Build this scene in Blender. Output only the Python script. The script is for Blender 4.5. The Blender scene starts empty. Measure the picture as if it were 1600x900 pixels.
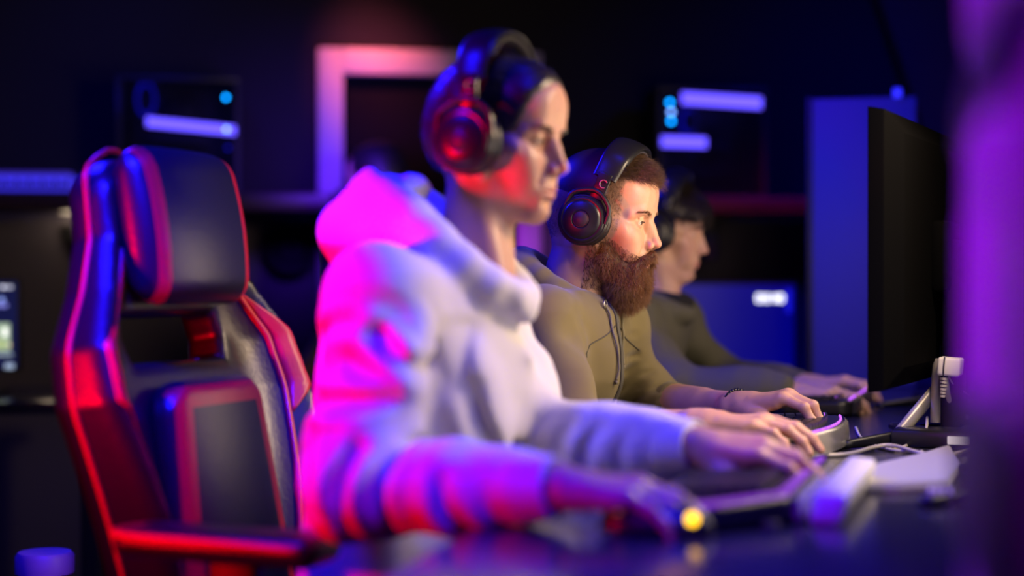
import bpy, bmesh, math, random
import numpy as np
from mathutils import Vector, Matrix, Euler, Quaternion

PI = math.pi
rng = np.random.default_rng(7)
random.seed(7)
SC = bpy.context.scene
COL = SC.collection

# ---------------------------------------------------------------- camera
F = 2600.0                     # focal length in pixels of the 1600 x 900 frame
CAM = Vector((0, 0, 1.01))
YAW, PITCH = math.radians(13.75), math.radians(-0.286)
cam_d = bpy.data.cameras.new('camera')
cam = bpy.data.objects.new('camera', cam_d); COL.objects.link(cam)
cam.location = CAM
cam.rotation_euler = (PI / 2 + PITCH, 0, YAW)
cam_d.sensor_width = 36.0; cam_d.lens = 36.0 * F / 1600.0
cam_d.clip_start = 0.05; cam_d.clip_end = 60
cam_d.dof.use_dof = True; cam_d.dof.focus_distance = 2.93; cam_d.dof.aperture_fstop = 1.2
cam_d.dof.aperture_blades = 0
SC.camera = cam
CM = Euler((PI / 2 + PITCH, 0, YAW)).to_matrix()

SC.view_settings.view_transform = 'Standard'
try: SC.view_settings.look = 'None'
except Exception: pass
SC.view_settings.gamma = 1.0
SC.view_settings.use_curve_mapping = False
SC.view_settings.exposure = -0.12

# the light of the room and lights added to it ------------------------------------------------
world = bpy.data.worlds.new('world'); SC.world = world; world.use_nodes = True
world.node_tree.nodes['Background'].inputs[0].default_value = (0.012, 0.010, 0.10, 1)
world.node_tree.nodes['Background'].inputs[1].default_value = 0.03

def area(name, loc, target, size, energy, color, size_y=None, spread=None):
    l = bpy.data.lights.new(name, 'AREA'); l.energy = energy; l.color = color
    l.shape = 'RECTANGLE' if size_y else 'DISK'; l.size = size
    if size_y: l.size_y = size_y
    if spread: l.spread = math.radians(spread)
    o = bpy.data.objects.new(name, l); COL.objects.link(o)
    o.location = loc
    o.rotation_euler = (Vector(target) - Vector(loc)).to_track_quat('-Z', 'Y').to_euler()
    return o

RED, BLUE, WARM = (1.0, 0.0, 0.008), (0.006, 0.004, 1.0), (1.0, 0.84, 0.68)
area('red_lamp', (-1.85, 0.95, 0.90), (-0.76, 2.14, 1.00), 0.20, 5.2, RED, spread=46)
area('blue_ceiling_lamp', (-1.35, 1.45, 2.55), (-0.85, 2.2, 0.9), 0.45, 13, BLUE, spread=80)
area('blue_chair_fill', (-0.70, 1.0, 2.4), (-1.04, 2.20, 1.12), 0.2, 9, BLUE, spread=24)  # added to turn the chair's head cushion blue
area('blue_front_fill', (0.15, 0.65, 2.2), (-0.20, 1.42, 0.72), 0.3, 6, BLUE, spread=40)  # added to wash the front of the desk in blue
area('blue_row_fill', (-0.15, 2.2, 2.75), (-0.75, 2.3, 1.0), 0.35, 2.5, BLUE, spread=80)  # added overhead blue for the cushion and the tops of the players
area('blue_desk_lamp', (0.1, 1.6, 2.7), (-0.25, 1.8, 0.7), 0.4, 4, BLUE, spread=70)
area('blue_end_fill', (-0.9, 3.4, 2.3), (-0.1, 4.55, 1.2), 0.3, 7, BLUE, spread=60)  # added to tint the divider at the desk's end blue
area('rear_red_fill', (-2.2, 4.1, 1.7), (-0.98, 4.85, 1.4), 0.12, 4.0, RED, spread=20)  # added to redden the head at the doorway
area('warm_screen_fill', (0.24, 2.56, 1.50), (-0.55, 2.6, 0.98), 0.25, 10.0, (1.0, 0.72, 0.47), spread=150)  # added warm light above the near monitor, standing in for screen light
area('violet_fill', (-0.55, 0.45, 1.50), (0.06, 1.25, 1.08), 0.25, 2.3, (0.46, 0.0, 0.95), spread=55)  # added to make the near monitor shell read violet
area('blue_rear_lamp', (-2.3, 3.4, 2.5), (-0.8, 3.0, 1.0), 0.5, 32, BLUE, spread=90)

def W(u, v, Y):
    """point of the place seen at pixel (u, v) and lying Y metres along the row"""
    d = CM @ Vector(((u - 800) / F, (450 - v) / F, -1))
    return CAM + d * (Y / d.y)

# ---------------------------------------------------------------- materials
def mat(name, color=(0.5, 0.5, 0.5), rough=0.5, metal=0.0, emit=None, estr=0.0, bump=0.0, bscale=200.0, noise=0.0,
        nscale=8.0, sss=0.0, coat=0.0, attr=None, spec=0.5, sheen=0.0, trans=0.0, alpha=1.0, stretch=None):
    m = bpy.data.materials.new(name); m.use_nodes = True
    nt = m.node_tree; b = nt.nodes['Principled BSDF']
    b.inputs['Base Color'].default_value = (*color, 1); b.inputs['Roughness'].default_value = rough
    b.inputs['Metallic'].default_value = metal
    b.inputs['Specular IOR Level'].default_value = spec
    b.inputs['Coat Weight'].default_value = coat
    b.inputs['Sheen Weight'].default_value = sheen
    b.inputs['Transmission Weight'].default_value = trans
    b.inputs['Alpha'].default_value = alpha
    if sss:
        b.inputs['Subsurface Weight'].default_value = sss
        b.inputs['Subsurface Radius'].default_value = (1.0, 0.35, 0.2)
        b.inputs['Subsurface Scale'].default_value = 0.008
    if emit:
        b.inputs['Emission Color'].default_value = (*emit, 1); b.inputs['Emission Strength'].default_value = estr
    tc = None
    if bump or noise:
        tc = nt.nodes.new('ShaderNodeTexCoord'); src = tc.outputs['Object']
        if stretch:
            mp = nt.nodes.new('ShaderNodeMapping'); mp.inputs['Scale'].default_value = stretch
            nt.links.new(src, mp.inputs['Vector']); src = mp.outputs['Vector']
    if bump:
        n = nt.nodes.new('ShaderNodeTexNoise'); n.inputs['Scale'].default_value = bscale; n.inputs['Detail'].default_value = 3
        nt.links.new(src, n.inputs['Vector'])
        bp = nt.nodes.new('ShaderNodeBump'); bp.inputs['Strength'].default_value = bump; bp.inputs['Distance'].default_value = 0.002
        nt.links.new(n.outputs['Fac'], bp.inputs['Height']); nt.links.new(bp.outputs['Normal'], b.inputs['Normal'])
    csrc = None
    if attr:
        a = nt.nodes.new('ShaderNodeAttribute'); a.attribute_name = attr; csrc = a.outputs['Color']
    if noise:
        n = nt.nodes.new('ShaderNodeTexNoise'); n.inputs['Scale'].default_value = nscale; n.inputs['Detail'].default_value = 4
        nt.links.new(src, n.inputs['Vector'])
        mx = nt.nodes.new('ShaderNodeMix'); mx.data_type = 'RGBA'; mx.blend_type = 'MULTIPLY'
        cr = nt.nodes.new('ShaderNodeMapRange'); cr.inputs['From Min'].default_value = 0.3; cr.inputs['From Max'].default_value = 0.7
        cr.inputs['To Min'].default_value = 1 - noise; cr.inputs['To Max'].default_value = 1.0
        nt.links.new(n.outputs['Fac'], cr.inputs['Value'])
        mx.inputs['Factor'].default_value = 1.0
        if csrc: nt.links.new(csrc, mx.inputs['A'])
        else: mx.inputs['A'].default_value = (*color, 1)
        nt.links.new(cr.outputs['Result'], mx.inputs['B']); csrc = mx.outputs['Result']
    if csrc: nt.links.new(csrc, b.inputs['Base Color'])
    return m

def band_mat(name, ca, cb, rough=0.35):
    """two leathers meeting along the line where the attribute sd passes zero"""
    m = mat(name, ca, rough, bump=0.25, bscale=150, spec=0.55); nt = m.node_tree
    a = nt.nodes.new('ShaderNodeAttribute'); a.attribute_name = 'sd'
    g = nt.nodes.new('ShaderNodeMath'); g.operation = 'GREATER_THAN'; g.inputs[1].default_value = 0.0
    mx = nt.nodes.new('ShaderNodeMix'); mx.data_type = 'RGBA'; mx.inputs['A'].default_value = (*ca, 1); mx.inputs['B'].default_value = (*cb, 1)
    nt.links.new(a.outputs['Fac'], g.inputs[0]); nt.links.new(g.outputs[0], mx.inputs['Factor']); nt.links.new(mx.outputs['Result'], nt.nodes['Principled BSDF'].inputs['Base Color'])
    return m

def set_sd(o, v):
    a = o.data.attributes.new('sd', 'FLOAT', 'POINT'); a.data.foreach_set('value', np.asarray(v, np.float32))

# ---------------------------------------------------------------- objects
def tag(o, label=None, cat=None, group=None, kind=None):
    if label: o['label'] = label
    if cat: o['category'] = cat
    if group: o['group'] = group
    if kind: o['kind'] = kind
    return o

def empty(name, loc=(0, 0, 0), rot=(0, 0, 0), parent=None):
    o = bpy.data.objects.new(name, None); COL.objects.link(o)
    o.location = loc; o.rotation_euler = rot; o.empty_display_size = 0.05
    if parent: o.parent = parent
    return o

def link_mesh(name, me, mats, parent=None, smooth=True, sharp=None):
    for m in (mats if isinstance(mats, (list, tuple)) else [mats]): me.materials.append(m)
    if smooth: me.shade_smooth()
    else: me.shade_flat()
    if smooth and sharp: me.set_sharp_from_angle(angle=math.radians(sharp))
    o = bpy.data.objects.new(name, me); COL.objects.link(o)
    if parent: o.parent = parent
    return o

def raw(name, verts, faces, mats, parent=None, smooth=True, sharp=None, loc=None):
    """verts in world space; loc becomes the object's origin"""
    V = np.asarray(verts, dtype=np.float64)
    if loc is not None: V = V - np.array(loc)
    me = bpy.data.meshes.new(name)
    me.from_pydata(V.tolist(), [], faces if isinstance(faces, list) else faces.tolist())
    me.update()
    o = link_mesh(name, me, mats, parent, smooth, sharp)
    if loc is not None: o.location = loc
    return o

def bobj(name, bm, mats, parent=None, smooth=True, sharp=35, loc=None, rot=None):
    bmesh.ops.recalc_face_normals(bm, faces=bm.faces)
    me = bpy.data.meshes.new(name); bm.to_mesh(me); bm.free()
    o = link_mesh(name, me, mats, parent, smooth, sharp)
    if loc is not None: o.location = loc
    if rot is not None: o.rotation_euler = rot
    return o

def box(bm, lo, hi, bevel=0.0, seg=2, mi=0, M=None):
    lo, hi = Vector(lo), Vector(hi)
    r = bmesh.ops.create_cube(bm, size=1.0)
    vs = r['verts']
    for v in vs: v.co = Vector(((lo.x + hi.x) / 2 + v.co.x * (hi.x - lo.x), (lo.y + hi.y) / 2 + v.co.y * (hi.y - lo.y), (lo.z + hi.z) / 2 + v.co.z * (hi.z - lo.z)))
    fs = list({f for v in vs for f in v.link_faces})
    if bevel > 0:
        es = list({e for v in vs for e in v.link_edges})
        rr = bmesh.ops.bevel(bm, geom=es, offset=bevel, segments=seg, affect='EDGES', profile=0.5)
        fs = list(set([f for f in fs if f.is_valid] + rr['faces']))
        vs = list({v for f in fs for v in f.verts})
    for f in fs: f.material_index = mi
    if M is not None: bmesh.ops.transform(bm, matrix=M, verts=vs)
    return vs

def cyl(bm, a, b, r1, r2=None, n=24, mi=0, caps=True):
    a, b = Vector(a), Vector(b); r2 = r1 if r2 is None else r2
    ax = (b - a); L = ax.length; q = ax.to_track_quat('Z', 'Y').to_matrix()
    ra, rb = [], []
    for i in range(n):
        t = 2 * PI * i / n; d = q @ Vector((math.cos(t), math.sin(t), 0))
        ra.append(bm.verts.new(a + d * r1)); rb.append(bm.verts.new(b + d * r2))
    fs = [bm.faces.new((ra[i], ra[(i + 1) % n], rb[(i + 1) % n], rb[i])) for i in range(n)]
    if caps: fs += [bm.faces.new(ra[::-1]), bm.faces.new(rb)]
    for f in fs: f.material_index = mi
    return ra + rb

def lathe(bm, prof, n=40, M=None, mi=0):
    """prof: (radius, height) pairs turned about z"""
    rings = []
    for r, z in prof:
        if r < 1e-5: rings.append([bm.verts.new((0, 0, z))])
        else: rings.append([bm.verts.new((r * math.cos(2 * PI * i / n), r * math.sin(2 * PI * i / n), z)) for i in range(n)])
    for a, b in zip(rings, rings[1:]):
        for i in range(n):
            j = (i + 1) % n
            q = [a[i % len(a)], a[j % len(a)], b[j % len(b)], b[i % len(b)]]
            u = []
            for v in q:
                if v not in u: u.append(v)
            if len(u) > 2: bm.faces.new(u).material_index = mi
    vs = [v for r in rings for v in r]
    if M is not None: bmesh.ops.transform(bm, matrix=M, verts=vs)
    return vs

def spline(pts, n=8):
    P = [np.array(p, float) for p in pts]
    P = [2 * P[0] - P[1]] + P + [2 * P[-1] - P[-2]]
    out = []
    for i in range(1, len(P) - 2):
        for k in range(n):
            t = k / n
            out.append(0.5 * ((2 * P[i]) + (-P[i - 1] + P[i + 1]) * t + (2 * P[i - 1] - 5 * P[i] + 4 * P[i + 1] - P[i + 2]) * t * t + (-P[i - 1] + 3 * P[i] - 3 * P[i + 1] + P[i + 2]) * t ** 3))
    out.append(P[-2])
    return out

def tube(bm, pts, r, n=10, mi=0, sm=8, flat=None, up=(0, 0, 1)):
    """round (or flattened) tube along a smoothed path"""
    C = spline(pts, sm) if sm else [np.array(p, float) for p in pts]
    rings = []; N = None
    for i, c in enumerate(C):
        t = C[min(i + 1, len(C) - 1)] - C[max(i - 1, 0)]; t = t / (np.linalg.norm(t) + 1e-9)
        if N is None:
            u = np.array(up, float)
            if abs(u @ t) > 0.95: u = np.array((1.0, 0, 0))
            N = u - t * (u @ t)
        else: N = N - t * (N @ t)
        N = N / (np.linalg.norm(N) + 1e-9); B = np.cross(t, N)
        rr = r(i / (len(C) - 1)) if callable(r) else r
        ra, rb = (rr, rr) if flat is None else (rr, rr * flat)
        rings.append([bm.verts.new(c + N * ra * math.cos(2 * PI * k / n) + B * rb * math.sin(2 * PI * k / n)) for k in range(n)])
    for a, b in zip(rings, rings[1:]):
        for k in range(n): bm.faces.new((a[k], a[(k + 1) % n], b[(k + 1) % n], b[k])).material_index = mi
    bm.faces.new(rings[0][::-1]).material_index = mi; bm.faces.new(rings[-1]).material_index = mi

def copy_tree(o, parent=None):
    c = o.copy(); COL.objects.link(c); c.parent = parent
    for ch in list(o.children): copy_tree(ch, c)
    return c

# ---------------------------------------------------------------- clay: distance fields meshed by surface nets
class Clay:
    def __init__(s, lo, hi, res):
        s.ax = [np.arange(lo[i], hi[i] + res, res, dtype=np.float32) for i in range(3)]
        s.D = np.full([len(a) for a in s.ax], 1.0, np.float32); s.res = res
    def sub(s, lo, hi, m):
        sl = []
        for i in range(3):
            a = int(np.searchsorted(s.ax[i], lo[i] - m)); b = int(np.searchsorted(s.ax[i], hi[i] + m))
            if b <= a: return None
            sl.append(slice(a, b))
        g = [s.ax[0][sl[0]][:, None, None], s.ax[1][sl[1]][None, :, None], s.ax[2][sl[2]][None, None, :]]
        return tuple(sl), g
    def put(s, sl, d, k, op):
        A = s.D[sl]
        if op == 'u':
            if k > 0:
                h = np.maximum(k - np.abs(A - d), 0) / k; s.D[sl] = np.minimum(A, d) - h * h * k * 0.25
            else: s.D[sl] = np.minimum(A, d)
        elif op == 's':
            d = -d
            if k > 0:
                h = np.maximum(k - np.abs(A - d), 0) / k; s.D[sl] = np.maximum(A, d) + h * h * k * 0.25
            else: s.D[sl] = np.maximum(A, d)
    def ell(s, c, r, k=0.0, op='u', R=None):
        c = np.array(c, float); r = np.array(r, float) if np.ndim(r) else np.array((r, r, r), float)
        e = r.max() if R is not None else r
        q = s.sub(c - e, c + e, k + 3 * s.res)
        if q is None: return
        sl, g = q
        p = [g[i] - c[i] for i in range(3)]
        if R is not None:
            R = np.array(R); p = [R[0][j] * p[0] + R[1][j] * p[1] + R[2][j] * p[2] for j in range(3)]
        k0 = np.sqrt((p[0] / r[0]) ** 2 + (p[1] / r[1]) ** 2 + (p[2] / r[2]) ** 2)
        k1 = np.sqrt((p[0] / r[0] ** 2) ** 2 + (p[1] / r[1] ** 2) ** 2 + (p[2] / r[2] ** 2) ** 2) + 1e-9
        s.put(sl, (k0 * (k0 - 1) / k1).astype(np.float32), k, op)
    def cap(s, a, b, r1, r2=None, k=0.0, op='u', sc=(1, 1, 1), yaw=0.0):
        """tapering capsule; sc stretches its cross-section along the axes"""
        r2 = r1 if r2 is None else r2
        a = np.array(a, float); b = np.array(b, float); S = np.array(sc, float)
        R = max(r1, r2) * (S if not yaw else np.array((max(S), max(S), S[2])))
        cy, sy_ = math.cos(yaw), math.sin(yaw)
        q = s.sub(np.minimum(a, b) - R, np.maximum(a, b) + R, k + 3 * s.res)
        if q is None: return
        sl, g = q
        m = (a + b) / 2; rot = lambda v: (v[0] * cy + v[1] * sy_, -v[0] * sy_ + v[1] * cy, v[2])
        A = np.array(rot(a - m)) / S; B = np.array(rot(b - m)) / S
        p = rot([g[i] - m[i] for i in range(3)]); p = [p[i] / S[i] for i in range(3)]; ba = B - A; bb = ba @ ba + 1e-12
        h = np.clip(sum((p[i] - A[i]) * ba[i] for i in range(3)) / bb, 0, 1)
        d = np.sqrt(sum((p[i] - A[i] - ba[i] * h) ** 2 for i in range(3))) - (r1 + (r2 - r1) * h)
        s.put(sl, (d * min(S)).astype(np.float32), k, op)
    def chain(s, pts, rs, k=0.01, sc=(1, 1, 1)):
        for i in range(len(pts) - 1): s.cap(pts[i], pts[i + 1], rs[i], rs[i + 1], k, sc=sc)
    def plane(s, n, d, k=0.0):
        """keep the side where n.p < d"""
        A = n[0] * s.ax[0][:, None, None] + n[1] * s.ax[1][None, :, None] + n[2] * s.ax[2][None, None, :] - d
        if k > 0:
            h = np.maximum(k - np.abs(s.D - A), 0) / k; s.D = np.maximum(s.D, A) + h * h * k * 0.25
        else: s.D = np.maximum(s.D, A)
    def fn(s, f, near=0.03):
        X, Y, Z = np.nonzero(np.abs(s.D) < near)
        s.D[X, Y, Z] += f(s.ax[0][X], s.ax[1][Y], s.ax[2][Z]).astype(np.float32)
    def mesh(s):
        D = s.D; D[0] = 1; D[-1] = 1; D[:, 0] = 1; D[:, -1] = 1; D[:, :, 0] = 1; D[:, :, -1] = 1
        neg = D < 0; n = np.zeros([x - 1 for x in D.shape], np.int8)
        off = [(i, j, k) for i in (0, 1) for j in (0, 1) for k in (0, 1)]
        for (i, j, k) in off: n += neg[i:D.shape[0] - 1 + i, j:D.shape[1] - 1 + j, k:D.shape[2] - 1 + k]
        I = np.argwhere((n > 0) & (n < 8))
        c = np.stack([D[I[:, 0] + i, I[:, 1] + j, I[:, 2] + k] for (i, j, k) in off], 1)
        O = np.array(off, float); pos = np.zeros((len(I), 3)); cnt = np.zeros(len(I))
        for a in range(8):
            for b in range(a + 1, 8):
                if np.abs(O[a] - O[b]).sum() != 1: continue
                m = (c[:, a] < 0) != (c[:, b] < 0)
                t = c[m, a] / (c[m, a] - c[m, b])
                pos[m] += O[a] + t[:, None] * (O[b] - O[a]); cnt[m] += 1
        pos = pos / cnt[:, None] + I
        V = np.stack([s.ax[i][0] + pos[:, i] * s.res for i in range(3)], 1)
        ids = np.full(n.shape, -1, np.int32); ids[I[:, 0], I[:, 1], I[:, 2]] = np.arange(len(I))
        faces = []
        for ax in range(3):
            o1, o2 = (ax + 1) % 3, (ax + 2) % 3
            s0 = [slice(None)] * 3; s1 = [slice(None)] * 3; s0[ax] = slice(0, -1); s1[ax] = slice(1, None)
            ch = neg[tuple(s0)] != neg[tuple(s1)]
            E = np.argwhere(ch); E = E[(E[:, o1] > 0) & (E[:, o2] > 0) & (E[:, o1] < D.shape[o1] - 1) & (E[:, o2] < D.shape[o2] - 1)]
            def g(a, b):
                q = E.copy(); q[:, o1] -= a; q[:, o2] -= b
                return ids[q[:, 0], q[:, 1], q[:, 2]]
            Q = np.stack([g(1, 1), g(0, 1), g(0, 0), g(1, 0)], 1)
            fl = neg[E[:, 0], E[:, 1], E[:, 2]]
            Q[~fl] = Q[~fl][:, ::-1]
            faces.append(Q)
        Fc = np.concatenate(faces); Fc = Fc[(Fc >= 0).all(1)]
        return V, Fc

def join(parts):
    Vs, Fs, o = [], [], 0
    for V, Fc in parts: Vs.append(V); Fs.append(Fc + o); o += len(V)
    return np.concatenate(Vs), np.concatenate(Fs)

def vnormals(V, Fc):
    n = np.cross(V[Fc[:, 2]] - V[Fc[:, 0]], V[Fc[:, 3]] - V[Fc[:, 1]])
    N = np.zeros_like(V)
    for i in range(4): np.add.at(N, Fc[:, i], n)
    return N / (np.linalg.norm(N, axis=1)[:, None] + 1e-12)

def relax(V, Fc, it=1):
    for _ in range(it):
        S = np.zeros_like(V); C = np.zeros(len(V))
        for i in range(4):
            a, b = Fc[:, i], Fc[:, (i + 1) % 4]
            np.add.at(S, a, V[b]); np.add.at(C, a, 1); np.add.at(S, b, V[a]); np.add.at(C, b, 1)
        V = V * 0.5 + 0.5 * S / C[:, None]
    return V

def strands(roots, dirs, length, width, seg=4, droop=(0, 0, 0), curl=0.0, taper=True):
    """thin three-sided hairs; returns verts, quads"""
    n = len(roots); L = np.broadcast_to(length, (n,))
    d = dirs / np.linalg.norm(dirs, axis=1)[:, None]
    a = np.cross(d, rng.normal(size=(n, 3))); a /= np.linalg.norm(a, axis=1)[:, None]
    b = np.cross(d, a); dr = np.array(droop, float) if np.ndim(droop) == 1 else droop
    ph = rng.uniform(0, 2 * PI, n); rings = []
    for i in range(seg + 1):
        t = i / seg
        c = roots + d * (L * t)[:, None] + dr * (L * t * t)[:, None] + (a * np.sin(ph + 4 * t)[:, None] + b * np.cos(ph + 5 * t)[:, None]) * (curl * L * t)[:, None]
        w = width * (1 - 0.85 * t if taper else 1)
        for k in range(3):
            rings.append(c + (a * math.cos(2 * PI * k / 3) + b * math.sin(2 * PI * k / 3)) * w)
    V = np.stack(rings, 1).reshape(-1, 3); m = 3 * (seg + 1); base = (np.arange(n) * m)[:, None]
    Fs = []
    for i in range(seg):
        for k in range(3):
            p, q = i * 3 + k, i * 3 + (k + 1) % 3
            Fs.append(base + np.array([[p, q, q + 3, p + 3]]))
    return V, np.concatenate(Fs)

def sn(x, y, z, f, s=0.0):
    """smooth wandering value between about -1 and 1"""
    return (np.sin(f * x + 1.7 * np.sin(0.7 * f * y + s) + s) + np.sin(f * 0.9 * y + 1.3 * np.sin(0.8 * f * z + 2 * s)) + np.sin(f * 1.1 * z + 1.5 * np.sin(0.6 * f * x + 3 * s))) / 3.0
# ================================================================ people
def RY(a): return np.array([[math.cos(a), 0, math.sin(a)], [0, 1, 0], [-math.sin(a), 0, math.cos(a)]])
def RZ(a): return np.array([[math.cos(a), -math.sin(a), 0], [math.sin(a), math.cos(a), 0], [0, 0, 1]])
def RX(a): return np.array([[1, 0, 0], [0, math.cos(a), -math.sin(a)], [0, math.sin(a), math.cos(a)]])

class Frame:
    """the place of a head: scale, turn and position"""
    def __init__(s, anchor, world, pitch, yaw=0, roll=0, scale=1.0):
        s.R = RZ(math.radians(yaw)) @ RY(math.radians(pitch)) @ RX(math.radians(roll)); s.s = scale
        s.T = np.array(world) - scale * s.R @ np.array(anchor)
    def w(s, V): return np.asarray(V) @ s.R.T * s.s + s.T
    def l(s, V): return (np.asarray(V) - s.T) @ s.R / s.s
    def dirs(s, V): return np.asarray(V) @ s.R.T
    def M(s):
        m = Matrix([[*(s.R[i] * s.s), s.T[i]] for i in range(3)] + [[0, 0, 0, 1]]); return m

NOSE = (0.113, 0, -0.036)

def head_clay(res, neck, fem=0.0, beard=False, neck_r=0.056, jaw=1.0, chin=0.0, open_eye=1.0):
    """head in its own frame: x to the front, z up, eyes at z = 0; neck = neck base in that frame"""
    c = Clay((-0.20, -0.10, -0.24), (0.13, 0.10, 0.135), res)
    E, C = c.ell, c.cap
    E((-0.014, 0, 0.030), (0.096, 0.075, 0.088))                       # skull
    E((-0.040, 0, 0.000), (0.066, 0.064, 0.064), 0.03)                 # back of the head
    E((0.048, 0, 0.046), (0.042, 0.056, 0.046), 0.04)                  # forehead
    E((0.030, 0, -0.040), (0.056, 0.056 * jaw, 0.064), 0.03)           # face mass
    for s in (-1, 1):
        C((-0.004, 0.058 * s * jaw, -0.035), (0.012, 0.050 * s * jaw, -0.080), 0.014, 0.014, 0.03)   # jaw branch
        C((0.012, 0.048 * s * jaw, -0.080), (0.066, 0.014 * s, -0.106 - chin), 0.014, 0.012, 0.025)   # jaw line
        E((0.056, 0.043 * s, -0.028), (0.022, 0.020, 0.017), 0.022)    # cheek bone
        E((0.060, 0.030 * s, -0.055), (0.022, 0.020, 0.026), 0.022)    # cheek
        E((0.028, 0.062 * s, -0.015), (0.03, 0.008, 0.012), 0.02)      # zygomatic arch
    E((0.072, 0, -0.098 - chin), (0.017, 0.018, 0.014), 0.018)         # chin
    E((0.077, 0, -0.068), (0.016, 0.024, 0.022), 0.02)                 # mouth mound
    for s in (-1, 1):                                                  # brow and sockets
        b = 0.0085 - 0.002 * fem
        C((0.083, 0.010 * s, 0.017), (0.076, 0.036 * s, 0.020), b, b * 0.9, 0.012)
        C((0.076, 0.036 * s, 0.020), (0.062, 0.052 * s, 0.012), b * 0.9, b * 0.8, 0.012)
        E((0.089, 0.031 * s, 0.000), (0.016, 0.020, 0.0125), 0.012, 's')
        E((0.088, 0.015 * s, -0.006), (0.010, 0.007, 0.014), 0.010, 's')
    C((0.082, 0, 0.008), (0.101, 0, -0.026), 0.0065, 0.0072, 0.010)     # nose bridge
    C((0.084, 0, -0.010), (0.088, 0, -0.038), 0.012, 0.012, 0.010)
    n = 1 - 0.12 * fem
    E((0.1035, 0, -0.034), (0.0100, 0.0098 * n, 0.0088), 0.006)        # tip
    for s in (-1, 1):
        E((0.0915, 0.0140 * s * n, -0.0390), (0.0115, 0.0068, 0.0086), 0.004)   # wing
        E((0.0965, 0.0085 * s, -0.0475), (0.0062, 0.0036, 0.0058), 0.002, 's')  # nostril
        C((0.091, 0.0205 * s, -0.036), (0.083, 0.030 * s, -0.060), 0.0016, 0.001, 0.010, 's')       # fold beside the nose
    C((0.0955, 0, -0.052), (0.0945, 0, -0.058), 0.0022, 0.0022, 0.006, 's')      # groove under the nose
    f = 1 + 0.12 * fem
    C((0.0920, 0.004, -0.0645), (0.0855, 0.020, -0.0690), 0.0052 * f, 0.003, 0.005)
    C((0.0920, -0.004, -0.0645), (0.0855, -0.020, -0.0690), 0.0052 * f, 0.003, 0.005)
    C((0.0890, 0.005, -0.0755), (0.0845, 0.017, -0.0718), 0.0062 * f, 0.0035, 0.005)
    C((0.0890, -0.005, -0.0755), (0.0845, -0.017, -0.0718), 0.0062 * f, 0.0035, 0.005)
    for s in (-1, 1): C((0.0985, 0, -0.0697), (0.0865, 0.0225 * s, -0.0708), 0.0012, 0.0010, 0.003, 's')
    E((0.090, 0, -0.087), (0.006, 0.014, 0.005), 0.008, 's')           # under the lip
    for s in (-1, 1):                                                  # eyelids round the eyeball
        e = np.array((0.0675, 0.0310 * s, 0.0))
        E(e, 0.0150, 0.004)
        E(e + (0.0122, 0.001 * s, -0.0012), (0.0068, 0.0118, 0.0036 * open_eye), 0.0012, 's')
        C(e + (0.0105, -0.010 * s, 0.0065), e + (0.006, 0.013 * s, 0.0055), 0.0009, 0.0009, 0.003, 's')
        # ear
        E((-0.012, 0.074 * s, -0.004), (0.017, 0.009, 0.029), 0.006, R=RZ(0.35 * s) @ RY(-0.15))
        E((-0.010, 0.083 * s, 0.000), (0.009, 0.006, 0.018), 0.004, 's')
        E((-0.002, 0.071 * s, -0.040), (0.010, 0.006, 0.014), 0.006); E((0.011, 0.067 * s, -0.056), (0.008, 0.006, 0.009), 0.004)
    nb = np.array(neck)
    C((-0.022, 0, -0.045), nb, neck_r, neck_r * 1.06, 0.03, sc=(1, 1, 1))
    if fem < 0.5: E(((nb * 0.55 + np.array((0.035, 0, -0.09)) * 0.45)) + (0.030, 0, -0.01), (0.012, 0.010, 0.014), 0.012)
    for s in (-1, 1): C((-0.022, 0.058 * s, -0.055), nb + (0.05, 0.012 * s, 0.0), 0.012, 0.012, 0.02)  # neck muscle
    V, Fc = c.mesh(); return relax(V, Fc, 1), Fc

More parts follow.
